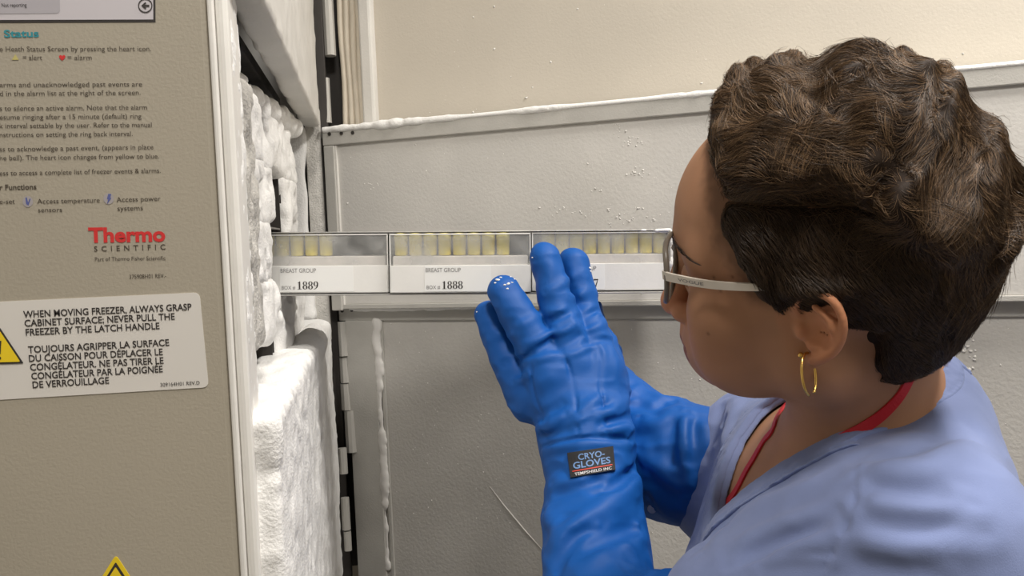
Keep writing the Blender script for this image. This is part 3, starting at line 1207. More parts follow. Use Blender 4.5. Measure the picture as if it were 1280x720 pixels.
SCRUB_FOLDS = px_lines(torso, [
    ([(1080, 570), (1125, 566), (1165, 556), (1205, 540)], -.0040, .0085), ([(1078, 590), (1130, 590), (1175, 580), (1210, 556)], .0050, .009),
    ([(1072, 606), (1115, 614), (1160, 618), (1200, 614)], -.0042, .0080), ([(1072, 626), (1120, 634), (1170, 638), (1215, 634)], .0050, .0085),
    ([(1066, 646), (1115, 656), (1172, 658), (1220, 648)], -.0045, .0080), ([(1058, 668), (1110, 680), (1170, 684), (1230, 668)], .0045, .010),
    ([(905, 694), (950, 668), (1000, 650), (1050, 634)], .0050, .0075), ([(915, 704), (960, 682), (1004, 666), (1046, 652)], -.0060, .0060), ([(950, 706), (985, 690), (1020, 678), (1044, 672)], .0050, .0060),
    ([(885, 664), (940, 636), (1000, 612), (1056, 594)], .0035, .010), ([(870, 694), (895, 662), (945, 630)], -.0035, .0075),
    ([(1190, 470), (1218, 550), (1238, 640), (1244, 710)], .0030, .02), ([(1090, 548), (1130, 520), (1168, 490)], -.0035, .010),
    ([(905, 498), (893, 530), (883, 565)], -.0065, .0065), ([(925, 498), (913, 530), (902, 565)], .0055, .0065), ([(1045, 702), (1100, 712), (1190, 712)], -.0040, .009),
])
SCRUB_SEAMS = px_lines(torso, [
    ([(1072, 580), (1071, 610), (1068, 636), (1058, 662), (1042, 690), (1028, 716)], -0.0015, 0.0018),
    ([(1078, 580), (1077, 612), (1074, 640), (1064, 666), (1048, 694), (1034, 718)], 0.0012, 0.0025),
    ([(905, 712), (950, 697), (1000, 692), (1040, 693)], -0.0018, 0.0021),
    ([(905, 719), (950, 704), (1000, 699), (1036, 700)], 0.0012, 0.0025),
])
ZM, VY, NY, NX, NW = .672, .178, .100, .235, .072   # neckline: middle depth, V bottom, neck height, neck x, half width


def cut(p):
    """Neckline cutter (negative inside)."""
    w = np.clip(NW * (VY - p[1]) / (VY - NY), -.02, NW)
    lat = (np.abs(p[2] - ZM) - w) * np.where(p[1] > NY, .72, 1)
    lat = np.where(p[0] > NX, np.maximum(lat, np.abs(p[2] - ZM) - NW * np.sqrt(np.clip(1 - ((p[0] - NX) / .088) ** 2, .02, 1))), lat)
    floor_ = (p[1] - (NY - (p[0] - NX) * .62)) * .85
    front = p[0] - NX
    return np.where(front < 0, lat, np.maximum(lat, floor_))


def scrub_f(p):
    d = torso(p)
    c = cut(p)
    d = d - .0012 * fbm(p, .05, 2) - .0009 * (.5 - np.abs(noise(p * v3([.6, 1.5, 1]), .022)) * 1.6) - crease(p, SCRUB_FOLDS) - crease(p, SCRUB_SEAMS)
    d = smax(d, p[1] - .62, .004)
    # thin shell so the cloth has an inside
    d = smax(d, -(d + .0085), .001)
    return smax(d, -c, .0022)


scrub, _, _ = part('scrub_top', scrub_f, (.07, .02, .42), (.42, .64, .94), .0021, M['scrub'], person)


def collar_f(p):
    d = torso(p) - crease(p, SCRUB_FOLDS)
    c = cut(p)
    d = d - .0019 + .0012 * np.exp(-((c - .0155) / .0010) ** 2) - .0005 * noise(p, .005)
    return smax(smax(smax(d, -(d + .006), .001), c - .0185, .0015), -c - .0006, .0015)


part('collar', collar_f, (.10, .02, .55), (.34, .26, .80), .0015, M['scrub'], person)


# ---- head, neck and upper chest: one continuous body
def head_f(p):
    q = HM.T @ (p - v3(HC))
    a = q.copy()
    a[1] = np.abs(a[1])                          # mirrored
    b = (a - v3((.004, .074, -.004))) / .80 + v3((.004, .074, -.004))
    d = ell(q, (-.002, 0, .043), (.093, .074, .084))
    d = smin(d, ell(q, (.030, 0, .048), (.068, .062, .062)), .03)
    d = smin(d, ell(q, (.040, 0, -.020), (.050, .059, .060)), .03)
    d = smin(d, seg(a, (.004, .050, -.037), (.074, .012, -.063), .015, .012), .025)
    d = smin(d, seg(a, (.012, .054, .0), (.004, .052, -.037), .014, .014), .03)
    d = smin(d, sph(q, (.081, 0, -.061), .0150), .018)
    d = smin(d, sph(a, (.060, .044, -.010), .021), .03)
    d = smin(d, sph(a, (.062, .034, -.042), .019), .03)          # cheek
    d = smin(d, ell(q, (.081, 0, -.046), (.026, .027, .024)), .02)
    d = smin(d, seg(a, (.090, .010, .034), (.068, .048, .034), .010, .011), .016)
    d = smax(d, -sph(a, (.101, .032, .015), .016), .014)         # eye socket
    lid = sph(a, (.079, .031, .014), .0142)
    slit = np.maximum(np.abs(q[2] - .012 + 6 * (a[1] - .031) ** 2) - .0035, .079 - q[0])
    d = smin(d, smax(lid, -slit, .001), .005)
    d = smin(d, seg(q, (.097, 0, .026), (.1125, 0, -.017), .0068, .0088), .010)
    d = smin(d, sph(q, (.1125, 0, -.020), .0098), .006)
    d = smin(d, ell(a, (.1015, .0115, -.024), (.010, .0065, .0070)), .005)
    d = smax(d, -ell(a, (.1065, .0062, -.0315), (.0045, .0030, .0035)), .002)
    d = smin(d, seg(q, (.1045, 0, -.032), (.1055, 0, -.041), .0040, .0040), .008)
    d = smin(d, seg(a, (.1040, .004, -.0455), (.0905, .023, -.0485), .0050, .0022), .004)   # upper lip
    d = smin(d, seg(a, (.1015, .002, -.0555), (.0905, .021, -.0505), .0058, .0024), .004)   # lower lip
    d = d + .0018 * np.exp(-((q[2] + .0500 - 4 * a[1] ** 2) / .0012) ** 2) * (a[1] < .024) * (q[0] > .085)
    # ear
    hel = [((.0045, .073, .006), .0028), ((.008, .077, .016), .0030), ((.003, .082, .027), .0032), ((-.009, .087, .033), .0033), ((-.021, .090, .029), .0033),
           ((-.0275, .091, .016), .0032), ((-.0265, .089, .001), .0033), ((-.0195, .085, -.012), .0040), ((-.0105, .080, -.021), .0055), ((-.0035, .0755, -.0255), .0058)]
    hp = catmull([h[0] for h in hel], 3)
    hr = np.interp(np.linspace(0, 1, len(hp)), np.linspace(0, 1, len(hel)), [h[1] for h in hel])
    e = chain(b, list(zip(hp, hr)), 0)
    en = nrm([.33, .90, .10])
    t = (b - v3((-.010, .082, .006)))
    out_ = (t * v3(en)).sum(0)
    plate = smax(ell(b, (-.010, .083, .008), (.0190, .018, .030)), np.abs(out_ + .0032) - .0022, .002)
    e = smin(e, plate, .003)
    e = smin(e, chain(b, [((-.008, .087, .022), .0026), ((-.0195, .0885, .012), .0030), ((-.020, .087, .0), .0030), ((-.012, .082, -.011), .0032), ((-.002, .079, -.0125), .0028)], 0), .004)
    e = smin(e, seg(b, (-.016, .070, .014), (-.018, .084, .006), .009, .006), .006)
    e = smax(e, -ell(b, (-.0062, .0875, -.0010), (.0118, .0080, .0118)), .004)
    e = smin(e, ell(b, (.0050, .0765, -.0025), (.0045, .0050, .0066)), .004) * .8     # tragus
    d = smin(d, e, .004)
    return d


NECK0, NECK1 = hc(-.014, 0, -.045), cc(1082, 560, .672)


def neck_f(p):
    d = seg(p, NECK0, NECK1, .045, .050)
    d = smin(d, seg(p, hc(.0, .045, -.055), cc(1000, 560, .690), .010, .009), .03)
    d = smin(d, seg(p, hc(-.014, 0, -.035), cc(1100, 520, .672), .038, .032), .03)
    return d


def body_f(p):
    d = smin(head_f(p), neck_f(p), .014)
    ch = np.maximum(torso(p) + .0098, p[1] - .34)
    # collar bones
    return smin(d, ch, .028)


body, BV, BQ = part('body', body_f, (.055, -.16, .42), (.40, .36, .90), .0014, M['skin'], person)
ql = (BV - HC) @ HM                              # head-local vertices for skin tint
tint = np.tile(np.array([.43, .225, .130]), (len(BV), 1))
n1 = fbm(BV.T, .03, 3)[:, None]
tint *= 1 + .10 * n1
_xh = np.interp(ql[:, 2], [-.05, -.03, -.007, -.002, .02, .04, .07, .09, .105], [-.026, -.026, -.028, .022, .039, .049, .059, .062, .070])
stub = sstep(-.010, .004, _xh - ql[:, 0] + .004 * fbm(BV.T, .006, 2)) * sstep(.006, .018, ql[:, 2]) * (1 - sstep(.0735, .0755, np.abs(ql[:, 1])) * (ql[:, 2] < .034))
tint = tint * (1 - .5 * stub[:, None])
ear = np.clip(sstep(.072, .080, np.abs(ql[:, 1])) * (np.abs(ql[:, 0] + .01) < .03), 0, 1)[:, None]
tint = tint * (1 - ear) + tint * np.array([1.28, 1.10, 1.02]) * ear
nose = np.exp(-(((ql - np.array([.112, 0, -.022])) / .016) ** 2).sum(1))[:, None]
chk = np.exp(-(((np.abs(ql) * [1, 1, 0] + ql * [0, 0, 1] - np.array([.075, .040, -.025])) / .024) ** 2).sum(1))[:, None]
tint = tint * (1 + (nose + .4 * chk) * np.array([.18, -.04, -.02]))
lips = ((np.abs(ql[:, 2] + .0505) < .0085 - .12 * np.abs(ql[:, 1])) & (ql[:, 0] > .086) & (np.abs(ql[:, 1]) < .025)).astype(float)[:, None]
tint = tint * (1 - .75 * lips) + np.array([.20, .07, .065]) * .75 * lips
for fx, fz_, fy in ((.050, .022, .058), (.056, .018, .056), (.060, .026, .055), (.047, .028, .060), (.066, -.012, .054), (.058, -.070, .035), (.072, .020, .05)):   # small moles
    m_ = np.exp(-(((ql - np.array([fx, fy, fz_])) / .0011) ** 2)[:, [0, 2]].sum(1))[:, None] * (ql[:, 1:2] > .02)
    tint = tint * (1 - .6 * m_)
ca = body.data.color_attributes.new('tint', 'FLOAT_COLOR', 'POINT')
ca.data.foreach_set('color', np.column_stack([np.clip(tint, 0, 1), np.ones(len(tint))]).astype(np.float32).ravel())

for sgn in (1, -1):                              # eyes behind the glasses
    c = wl(.0785, sgn * .031, .0135)
    bm = bmesh.new()
    bmesh.ops.create_uvsphere(bm, u_segments=20, v_segments=14, radius=.0125)
    V = np.array([v.co[:] for v in bm.verts])
    Fc = [[v.index for v in f.verts] for f in bm.faces]
    bm.free()
    fw = nrm(RW @ HM @ np.array([1, .12, -.15]))
    sx_ = nrm(np.cross(fw, [0, 0, 1]))
    B3 = np.column_stack([sx_, np.cross(fw, sx_), fw])
    V = V @ B3.T + c
    o = linkmesh('eyeball', V, Fc, [M['eye'], M['iris']], person, True)
    for p_ in o.data.polygons:
        if (np.mean([V[i] for i in p_.vertices], 0) - c) @ fw > .0108:
            p_.material_index = 1


# ---- hair
def scalp(q):                                    # head-local skull used as the root of the hair
    d = ell(q, (-.002, 0, .043), (.093, .074, .084))
    d = smin(d, ell(q, (.030, 0, .048), (.068, .062, .062)), .03)
    a = q.copy()
    a[1] = np.abs(a[1])
    d = smin(d, seg(q, (-.038, 0, .005), (-.012, 0, -.07), .043, .041), .03)
    return d


def hair_T(q):
    x, y, z = q
    xh = np.interp(z, [-.10, -.075, -.05, -.03, -.016, -.007, -.002, .02, .04, .07, .09, .105, .12], [-.060, -.040, -.026, -.026, -.027, -.028, .022, .039, .049, .059, .062, .070, .078])
    xh = xh + .004 * noise(q, .012) + .002 * noise(q, .005)
    m = sstep(-.003, .016 + .012 * sstep(.06, .09, z), xh - x) * sstep(-.066, -.046, z)
    ay = np.abs(y)
    topm = sstep(.072, .104, z + .05 * (x < -.02) * np.clip((-x - .02) / .06, 0, 1) + .02 * sstep(.06, .03, ay))
    T = .007 + .013 * topm * sstep(-.10, -.05, x) * (1 - .28 * np.exp(-((x - .0) / .03) ** 2) * sstep(.10, .13, z)) + .005 * topm + .006 * topm * sstep(.115, .07, z) * sstep(-.06, .0, x) + .002 * sstep(-.02, -.08, x) * sstep(.0, .05, z)
    T = T * (1 - .75 * np.exp(-((x + .012) / .024) ** 2 - ((z + .006) / .018) ** 2)) + .008 * np.exp(-((x + .010) / .022) ** 2 - ((z - .026) / .009) ** 2)
    # curls
    w = q + .010 * np.stack([noise(q, .03), noise(q + 5, .03), noise(q + 9, .03)])
    curl = .0032 * np.sin(w[0] * 190 + 70 * w[2] + 3 * noise(q, .05)) + .0042 * noise(w, .020) + .0020 * noise(w, .009)
    T = T + topm * curl + (1 - topm) * .0015 * noise(q * v3([1, 1, .4]), .006)
    part_line = np.exp(-((z - .074 - .05 * (x - .0)) / .0020) ** 2) * sstep(-.045, -.025, x) * (x < .055) * (y > 0)
    T = T * (1 - .45 * np.exp(-((z - .074 - .05 * x) / .012) ** 2) * (y > 0) * (x > -.03))
    T = T * (1 - part_line) - .0007 * part_line
    return T * m - .006 * (1 - m)


def hair_f(q):
    return (scalp(q) - hair_T(q)) * .8


HV, HQ = sdf_mesh(hair_f, (-.155, -.115, -.11), (.125, .115, .175), .0019, pad=.02)
HQ = HQ[:, ::-1] if np.linalg.det(HM) < 0 else HQ
hair = linkmesh('hair', to_world(HV @ HM.T + HC), HQ, M['hair'], person, smooth=True)
tag(hair, 'short dark brown hair, wavy on top and cropped at the sides')


def grad(f, p, e=.0008):
    g = np.stack([f(p + v3(np.eye(3)[k] * e)) - f(p - v3(np.eye(3)[k] * e)) for k in range(3)])
    return g / (np.sqrt((g * g).sum(0)) + 1e-9)


def strands(n, seed_):
    rng = np.random.default_rng(seed_)
    tri = np.concatenate([HQ[:, [0, 1, 2]], HQ[:, [0, 2, 3]]])
    A = np.linalg.norm(np.cross(HV[tri[:, 1]] - HV[tri[:, 0]], HV[tri[:, 2]] - HV[tri[:, 0]]), axis=1)
    cen = HV[tri].mean(1)
    ok = hair_T(cen.T) > .0004
    A = A * ok * (.35 + (cen[:, 1] > -.03))
    t = rng.choice(len(tri), n, p=A / A.sum())
    b = rng.dirichlet((1, 1, 1), n)
    p = (HV[tri[t]] * b[:, :, None]).sum(1).T
    x, y, z = p
    top = sstep(.070, .085, z + .05 * np.clip((-x - .02) / .06, 0, 1) + .02 * sstep(.06, .03, np.abs(y)))
    K = 8
    L = np.where(top > .5, rng.uniform(.018, .042, n), rng.uniform(.007, .016, n))
    path = [p.copy()]
    lift = rng.uniform(-.0004, .0022, n) + (rng.random(n) < .04) * rng.uniform(0, .006, n) * top
    cur = p.copy()
    sgn = np.where(noise(p, .02) > 0, 1.0, -1.0)
    for k in range(1, K):
        g = grad(hair_f, cur)
        base_top = np.stack([.75 * np.ones(n), -.35 - 0 * x, .25 - 0 * x]) + np.stack([noise(cur, .028), noise(cur + 31, .028), noise(cur + 57, .028)]) * .85
        base_back = np.stack([-.1 + 0 * x, 0 * x, -1 + 0 * x]) + np.stack([noise(cur, .03), noise(cur + 31, .03), noise(cur + 57, .03)]) * .9
        bk = sstep(-.03, -.08, cur[0])
        base_top = base_top * (1 - bk) + base_back * bk
        base_side = np.stack([-.55 + 0 * x, 0 * x, -.85 + 0 * x]) + np.stack([noise(cur, .02), noise(cur + 31, .02), noise(cur + 57, .02)]) * .35
        dr_ = base_top * top + base_side * (1 - top)
        dr_ = dr_ - g * (dr_ * g).sum(0)
        dr_ = dr_ / (np.sqrt((dr_ * dr_).sum(0)) + 1e-6)
        sd = np.cross(g.T, dr_.T).T
        ang = sgn * (k / K) * 1.1 * top + .15 * rng.standard_normal(n)
        dr_ = dr_ * np.cos(ang) + sd * np.sin(ang)
        cur = cur + dr_ * (L / (K - 1))
        e = .0006 + lift * (k / (K - 1)) ** 1.3
        cur = cur - grad(hair_f, cur) * (hair_f(cur) - e * .8)
        path.append(cur.copy())
    P = np.stack(path).transpose(2, 0, 1)        # (n,K,3)
    R = np.array([.8, 1, 1, 1, .95, .8, .6, .2]) * 1.0
    rad = rng.uniform(.00010, .00019, n)
    tan = np.gradient(P, axis=1)
    tan /= np.linalg.norm(tan, axis=2, keepdims=True) + 1e-9
    s1 = np.cross(tan, [.31, .52, .79])
    s1 /= np.linalg.norm(s1, axis=2, keepdims=True) + 1e-9
    s2 = np.cross(tan, s1)
    V = np.stack([P + (s1 * math.cos(w) + s2 * math.sin(w)) * (rad[:, None] * R)[:, :, None] for w in (0, 2.094, 4.189)], 2)   # n,K,3,3
    V = V.reshape(-1, 3)
    idx = np.arange(n * K * 3).reshape(n, K, 3)
    Q = []
    for k in range(3):
        a, b_ = idx[:, :-1, k], idx[:, :-1, (k + 1) % 3]
        c, d = idx[:, 1:, (k + 1) % 3], idx[:, 1:, k]
        Q.append(np.stack([a, b_, c, d], -1).reshape(-1, 4))
    Q = np.concatenate(Q)
    tone = rng.random(n) ** 2.2
    lock = np.clip(.5 + .5 * fbm(p + 3, .016, 2), 0, 1)
    tone = np.clip(.55 * tone + .45 * lock * tone ** .5, 0, 1) * (.38 + .62 * top)  # lighter on top: ceiling light highlights put into the strand colour
    colr = np.array([.034, .020, .012]) * (1 - tone[:, None]) + np.array([.31, .19, .10]) * tone[:, None]
    return V, Q, np.repeat(colr, K * 3, 0)


SV, SQ, SCOL = strands(32000, 11)
st = linkmesh('hair_strands', to_world(SV @ HM.T + HC), SQ, M['strand'], hair, smooth=True)
st['kind'] = 'stuff'
ca = st.data.color_attributes.new('tint', 'FLOAT_COLOR', 'POINT')
ca.data.foreach_set('color', np.column_stack([SCOL, np.ones(len(SCOL))]).astype(np.float32).ravel())

# ---- eyebrows: short hairs on the brow
for sgn in (1, -1):
    arc = catmull([(.102, sgn * .011, .030), (.098, sgn * .022, .036), (.088, sgn * .037, .039), (.067, sgn * .056, .034)], 6)
    geo = []
    rng = np.random.default_rng(3)
    for k in range(110):
        t = rng.random()
        b = arc[int(t * (len(arc) - 1))] + rng.normal(0, .0010, 3) * [.3, 1, 1.3 * (1.3 - t)]
        e = b + np.array([-.004, sgn * .0045, .0012 * (1 - 2 * t)])
        pc = np.stack([hc(*b), hc(*((b + e) / 2)), hc(*e)]).T
        for _ in range(3):
            pc = pc - grad(head_f, pc) * (head_f(pc) - .0005)
        geo.append(tube(to_world(pc.T), [.0003, .00032, .0001], 3))
    eb = linkmesh('eyebrow', *merge(*geo), M['brow'], person)
    eb['kind'] = 'stuff'

# ---- trousers and shoes below the frame
WF = np.array([foot[0], foot[1]])
latw = nrm((RW @ np.array([0, 0, 1]))[:2])       # sideways direction of the person, on the floor
fwdw = np.array([-latw[1], latw[0]])
if (RW @ np.array([-1, 0, 0]))[:2] @ fwdw < 0:
    fwdw = -fwdw


def wp(lat, fw, z):
    return np.array([*(WF + latw * lat + fwdw * fw), z])


def legs_f(p):
    d = seg(p, wp(-.075, 0, .92), wp(.075, 0, .92), .105)
    for s in (-1, 1):
        l_ = smin(seg(p, wp(s * .085, 0, .90), wp(s * .095, .015, .50), .092, .066), seg(p, wp(s * .095, .015, .50), wp(s * .10, -.01, .075), .064, .055), .03)
        d = smin(d, l_, .03)
    return np.maximum(d, .05 - p[2]) - .003 * fbm(p, .08, 2)


c0 = np.array([*WF, 0])
V, Q = sdf_mesh(legs_f, c0 + [-.35, -.35, .03], c0 + [.35, .35, 1.06], .009, pad=.03)
linkmesh('trousers', V, Q, M['trouser'], person, smooth=True)
for s in (-1, 1):
    def shoe_f(p, s=s):
        d = seg(p, wp(s * .10, -.04, .045), wp(s * .11, .13, .032), .042, .032)
        d = smin(d, seg(p, wp(s * .10, -.02, .05), wp(s * .10, -.02, .10), .042, .040), .03)
        return np.maximum(d, .002 - p[2])
    V, Q = sdf_mesh(shoe_f, c0 + [-.4, -.4, 0], c0 + [.4, .4, .16], .007, pad=.03)
    linkmesh('shoe', V, Q, M['shoe'], person, smooth=True)


# ---- left glove: four fingers toward the boxes, back of the hand to the camera
def k3(px, py, d, rpx):
    return (cc(px, py, d), rpx * d / FPX)


def lglove0(p):
    pk = chain(p, [k3(611, 394, .893, 18), k3(632, 442, .882, 22), k3(664, 500, .864, 29)])
    rg = chain(p, [k3(630, 365, .868, 21), k3(655, 408, .860, 24), k3(690, 470, .850, 31)])
    md = chain(p, [k3(682, 322, .878, 18.5), k3(693, 372, .868, 21), k3(718, 455, .854, 30)])
    ix = chain(p, [k3(716, 328, .897, 19.5), k3(731, 385, .885, 20), k3(747, 460, .858, 30)])
    th = chain(p, [k3(728, 398, .925, 18), k3(752, 432, .905, 22), k3(757, 490, .870, 32)])
    d = smin(pk, rg, .0022)
    d = smin(d, md, .0022)
    d = smin(d, ix, .0022)
    palm = smin(chain(p, [k3(688, 478, .858, 36), k3(716, 540, .838, 42)]), chain(p, [k3(744, 472, .858, 34), k3(748, 540, .838, 40)]), .03)
    d = smin(d, palm, .010)
    d = smin(d, th, .012)
    cuff = smin(chain(p, [k3(722, 545, .836, 46), k3(728, 600, .815, 46), k3(728, 650, .790, 50), k3(734, 720, .740, 56), k3(745, 800, .690, 58)]),
                chain(p, [k3(748, 545, .838, 42), k3(752, 600, .818, 42), k3(758, 650, .795, 46), k3(766, 690, .770, 47), k3(765, 760, .72, 55)]), .03)
    d = smin(d, cuff, .012)
    up = chain(p, [k3(765, 780, .70, 62), k3(845, 775, .655, 62)])
    return smin(d, up, .012)


LG = px_lines(lglove0, [
    ([(648, 452), (668, 440), (692, 424)], -0.0040, 0.0038), ([(655, 432), (676, 424), (694, 410)], 0.0037, 0.0038), ([(640, 412), (660, 402), (676, 394)], 0.0025, 0.0047),
    ([(682, 402), (700, 396), (716, 388)], -0.0034, 0.0033), ([(686, 418), (705, 414), (722, 404)], 0.0034, 0.0038), ([(690, 434), (712, 428), (730, 416)], -0.0031, 0.0033),
    ([(680, 365), (695, 360), (708, 352)], 0.0022, 0.0047), ([(722, 398), (738, 392), (752, 386)], -0.0034, 0.0033), ([(730, 414), (748, 408), (758, 402)], 0.0031, 0.0038),
    ([(732, 428), (750, 424), (763, 424)], -0.0034, 0.0033), ([(703, 352), (717, 345), (732, 342)], 0.0019, 0.0047), ([(712, 372), (728, 368), (744, 360)], 0.0022, 0.0047),
    ([(612, 425), (626, 418)], 0.0025, 0.0047), ([(630, 455), (648, 446)], -0.0034, 0.0038), ([(642, 478), (660, 468)], 0.0031, 0.0047),
    # seams of the back of the hand and the cuff
    ([(664, 452), (667, 490), (676, 520), (681, 550)], -0.0023, 0.0018), ([(702, 436), (712, 462), (720, 500), (723, 545)], -0.0023, 0.0018),
    ([(744, 424), (752, 450), (751, 490), (762, 545)], -0.0023, 0.0018), ([(668, 452), (685, 446), (702, 444)], 0.0022, 0.0038), ([(705, 446), (724, 440), (744, 430)], 0.0022, 0.0038),
    ([(676, 560), (698, 552), (737, 547), (766, 547), (789, 551)], -0.0031, 0.0022), ([(680, 568), (700, 560), (737, 556), (766, 556), (790, 560)], 0.0025, 0.0038),
    # wrist folds
    ([(748, 520), (766, 512), (784, 500)], 0.0054, 0.0047), ([(752, 530), (770, 526), (788, 520)], -0.0047, 0.0038), ([(758, 540), (774, 536), (788, 534)], 0.0047, 0.0047),
    ([(673, 536), (690, 530), (708, 516)], 0.0047, 0.0047), ([(676, 546), (696, 542), (716, 536)], -0.0043, 0.0038), ([(670, 525), (680, 518), (700, 505)], -0.0034, 0.0047),
    ([(724, 520), (738, 505), (752, 498)], 0.0031, 0.0047),
    # sleeve folds
    ([(798, 600), (770, 622), (740, 645), (712, 664), (684, 692)], .0105, .0095), ([(796, 583), (776, 603), (752, 622)], -.0110, .0055),
    ([(748, 656), (722, 668), (705, 690), (690, 720)], -.0090, .0065), ([(799, 655), (778, 663), (755, 673), (726, 690)], -.0125, .0066),
    ([(816, 690), (785, 682), (755, 692), (728, 714)], .0105, .0095), ([(688, 622), (710, 612), (735, 606), (765, 598)], -.0050, .0058),
    ([(682, 640), (692, 655), (700, 676)], .0060, .0070), ([(690, 604), (720, 602), (750, 600)], .0030, .0070),
    ([(812, 712), (835, 722), (852, 720)], -0.0062, 0.0076),
])


def wrink(p):                                    # soft sharp-edged cloth wrinkles
    return .5 - np.abs(noise(p * v3([.75, 1.25, 1]) + .006 * np.stack([noise(p, .02)] * 3), .017)) * 1.6


def lglove_f(p):
    return lglove0(p) - crease(p, LG) - .0010 * fbm(p, .022, 2) - .0014 * wrink(p)


lg, LV, LQ = part('glove', lglove_f, (-.055, -.065, .61), (.16, .36, .955), .0015, M['glove'], person, label='left blue quilted cryo glove, back of the hand toward the camera')


# ---- right glove, mostly behind the left one
def rglove0(p):
    d = smin(chain(p, [k3(868, 582, .855, 76), k3(842, 576, .875, 76), k3(800, 548, .900, 62), k3(760, 515, .925, 52)]), chain(p, [k3(760, 515, .925, 50), k3(738, 480, .945, 46)]), .02)
    for (t, m, b) in (((692, 388, .975), (704, 420, .975), (720, 470, .955)), ((716, 384, .985), (724, 420, .98), (734, 470, .958)), ((740, 388, .985), (742, 420, .98), (748, 470, .958)), ((678, 408, .965), (690, 436, .965), (710, 475, .952)), ((765, 440, .965), (762, 465, .955), (750, 500, .945))):
        d = smin(d, chain(p, [k3(*t, 14), k3(*m, 17), k3(*b, 19)]), .006)
    return d


RG = px_lines(rglove0, [
    ([(792, 500), (815, 510), (838, 502)], -0.0060, 0.0063), ([(800, 522), (822, 530), (850, 512)], 0.0060, 0.0072), ([(812, 490), (832, 498), (852, 500)], 0.0045, 0.0054),
    ([(845, 520), (838, 550), (842, 590)], -0.0060, 0.0063), ([(858, 515), (855, 545), (862, 580)], 0.0060, 0.0063), ([(866, 520), (868, 560), (872, 600)], -0.0060, 0.0054),
    ([(800, 560), (815, 580), (850, 600)], 0.0045, 0.0090), ([(805, 595), (830, 615), (862, 630)], -0.0045, 0.0090), ([(820, 480), (850, 505), (876, 515)], 0.0045, 0.0054),
])


def rglove_f(p):
    d = rglove0(p) - crease(p, RG) - .0012 * fbm(p, .03, 2) - .0018 * wrink(p)
    return smax(d, p[0] - .196, .004)


rg_, RV, RQ = part('glove', rglove_f, (.02, -.03, .76), (.22, .28, 1.03), .0022, M['glove'], person, label='right blue cryo glove reaching behind the left one')
# snap button on the right gauntlet
ps = march(rglove_f, [815], [636])[0]
V, Fc = merge(tube(to_world(np.stack([ps + [0, 0, .001], ps + [0, 0, -.0015]])), .0042, 14), tube(to_world(np.stack([ps + [0, 0, 0], ps + [0, 0, -.0024]])), .0018, 10))
linkmesh('snap_button', V, Fc, M['metalw'], rg_)


# ---- woven label on the left cuff, draped on the cloth
def lab_uv(u, v):
    c = [(709, 566), (766.5, 557.5), (769.5, 587), (713, 597)]
    c = [np.array(k, float) for k in c]
    return (1 - u) * (1 - v) * c[0] + u * (1 - v) * c[1] + u * v * c[2] + (1 - u) * v * c[3]


def lcoarse(p):
    return lglove0(p) - .0022


def drape(UV, lift):
    px = np.array([lab_uv(u, v) for u, v in UV])
    P = march(lcoarse, px[:, 0], px[:, 1])
    r = P / np.linalg.norm(P, axis=1, keepdims=True)
    return to_world(P - r * lift)


NU, NV = 13, 7
uv = [(i / (NU - 1), j / (NV - 1)) for j in range(NV) for i in range(NU)]
top_ = drape(uv, .0009)
bot_ = drape(uv, -.002)
Fc = [[j * NU + i, j * NU + i + 1, (j + 1) * NU + i + 1, (j + 1) * NU + i] for j in range(NV - 1) for i in range(NU - 1)]
k_ = NU * NV
edge = [i for i in range(NU)] + [j * NU + NU - 1 for j in range(1, NV)] + [(NV - 1) * NU + i for i in range(NU - 2, -1, -1)] + [j * NU for j in range(NV - 2, 0, -1)]
Fc += [[a, a + k_, b + k_, b] for a, b in zip(edge, edge[1:] + edge[:1])]
tag(linkmesh('woven_label', np.vstack([top_, bot_]), Fc, M['tag_black'], lg), 'black woven label with blue lettering')


def drape_text(s, u0, u1, v0, v1, m, bold=0.0):
    V, Fc = text_geo(s, bold)
    u = u0 + (V[:, 0] - V[:, 0].min()) / np.ptp(V[:, 0]) * (u1 - u0)
    v = v1 - (V[:, 1] - 0) / .69 * (v1 - v0)
    return linkmesh('lettering', drape(list(zip(u, v)), .0013), Fc, m, lg)


drape_text('CRYO-', .22, .80, .12, .36, M['tag_blue'], .02)
drape_text('GLOVES', .09, .91, .42, .68, M['tag_blue'], .02)
drape_text('TEMPSHIELD INC', .10, .92, .84, .95, M['tag_white'], .01)
for a, b, ma in ((.745, .785, 'tag_red'),):
    uvs = [(i / 12 * .88 + .06, a) for i in range(13)] + [(i / 12 * .88 + .06, b) for i in range(13)]
    linkmesh('lettering', drape(uvs, .0013), [[i, i + 1, 14 + i, 13 + i] for i in range(12)], M[ma], lg)

# ---- bits of frost on the fingertips
geo = []
ico = bmesh.new()
bmesh.ops.create_icosphere(ico, subdivisions=1, radius=1)
iv = np.array([v.co[:] for v in ico.verts])
ifc = [[v.index for v in f.verts] for f in ico.faces]
ico.free()
for (x, y, r) in ((622, 350, 2.2), (626, 347, 1.6), (631, 356, 1.5), (635, 355, 2.0), (640, 353, 1.4), (634, 361, 1.5), (619, 354, 1.4), (643, 349, 1.3), (638, 346, 1.2), (597, 381, 1.6), (599, 377, 1.5), (603, 374, 1.4),
                  (596, 390, 1.2), (670, 304, 1.2), (675, 301, 1.1), (737, 335, 2.0), (738, 339, 1.4), (666, 322, 1.1)):
    P = march(lglove_f, [x], [y])[0]
    if P[2] > 1.2:
        continue
    geo.append((to_world(iv * (r * .8e-3) * (1 + .3 * RNG.standard_normal((len(iv), 1))) * [1.3, .8, .6] + P), ifc))
fo = linkmesh('frost_flakes', *merge(*geo), M['frost'], lg, smooth=True)
fo['kind'] = 'stuff'

# ---- red lanyard lying on the skin around the neck
def skin_or_cloth(p):
    return body_f(p)


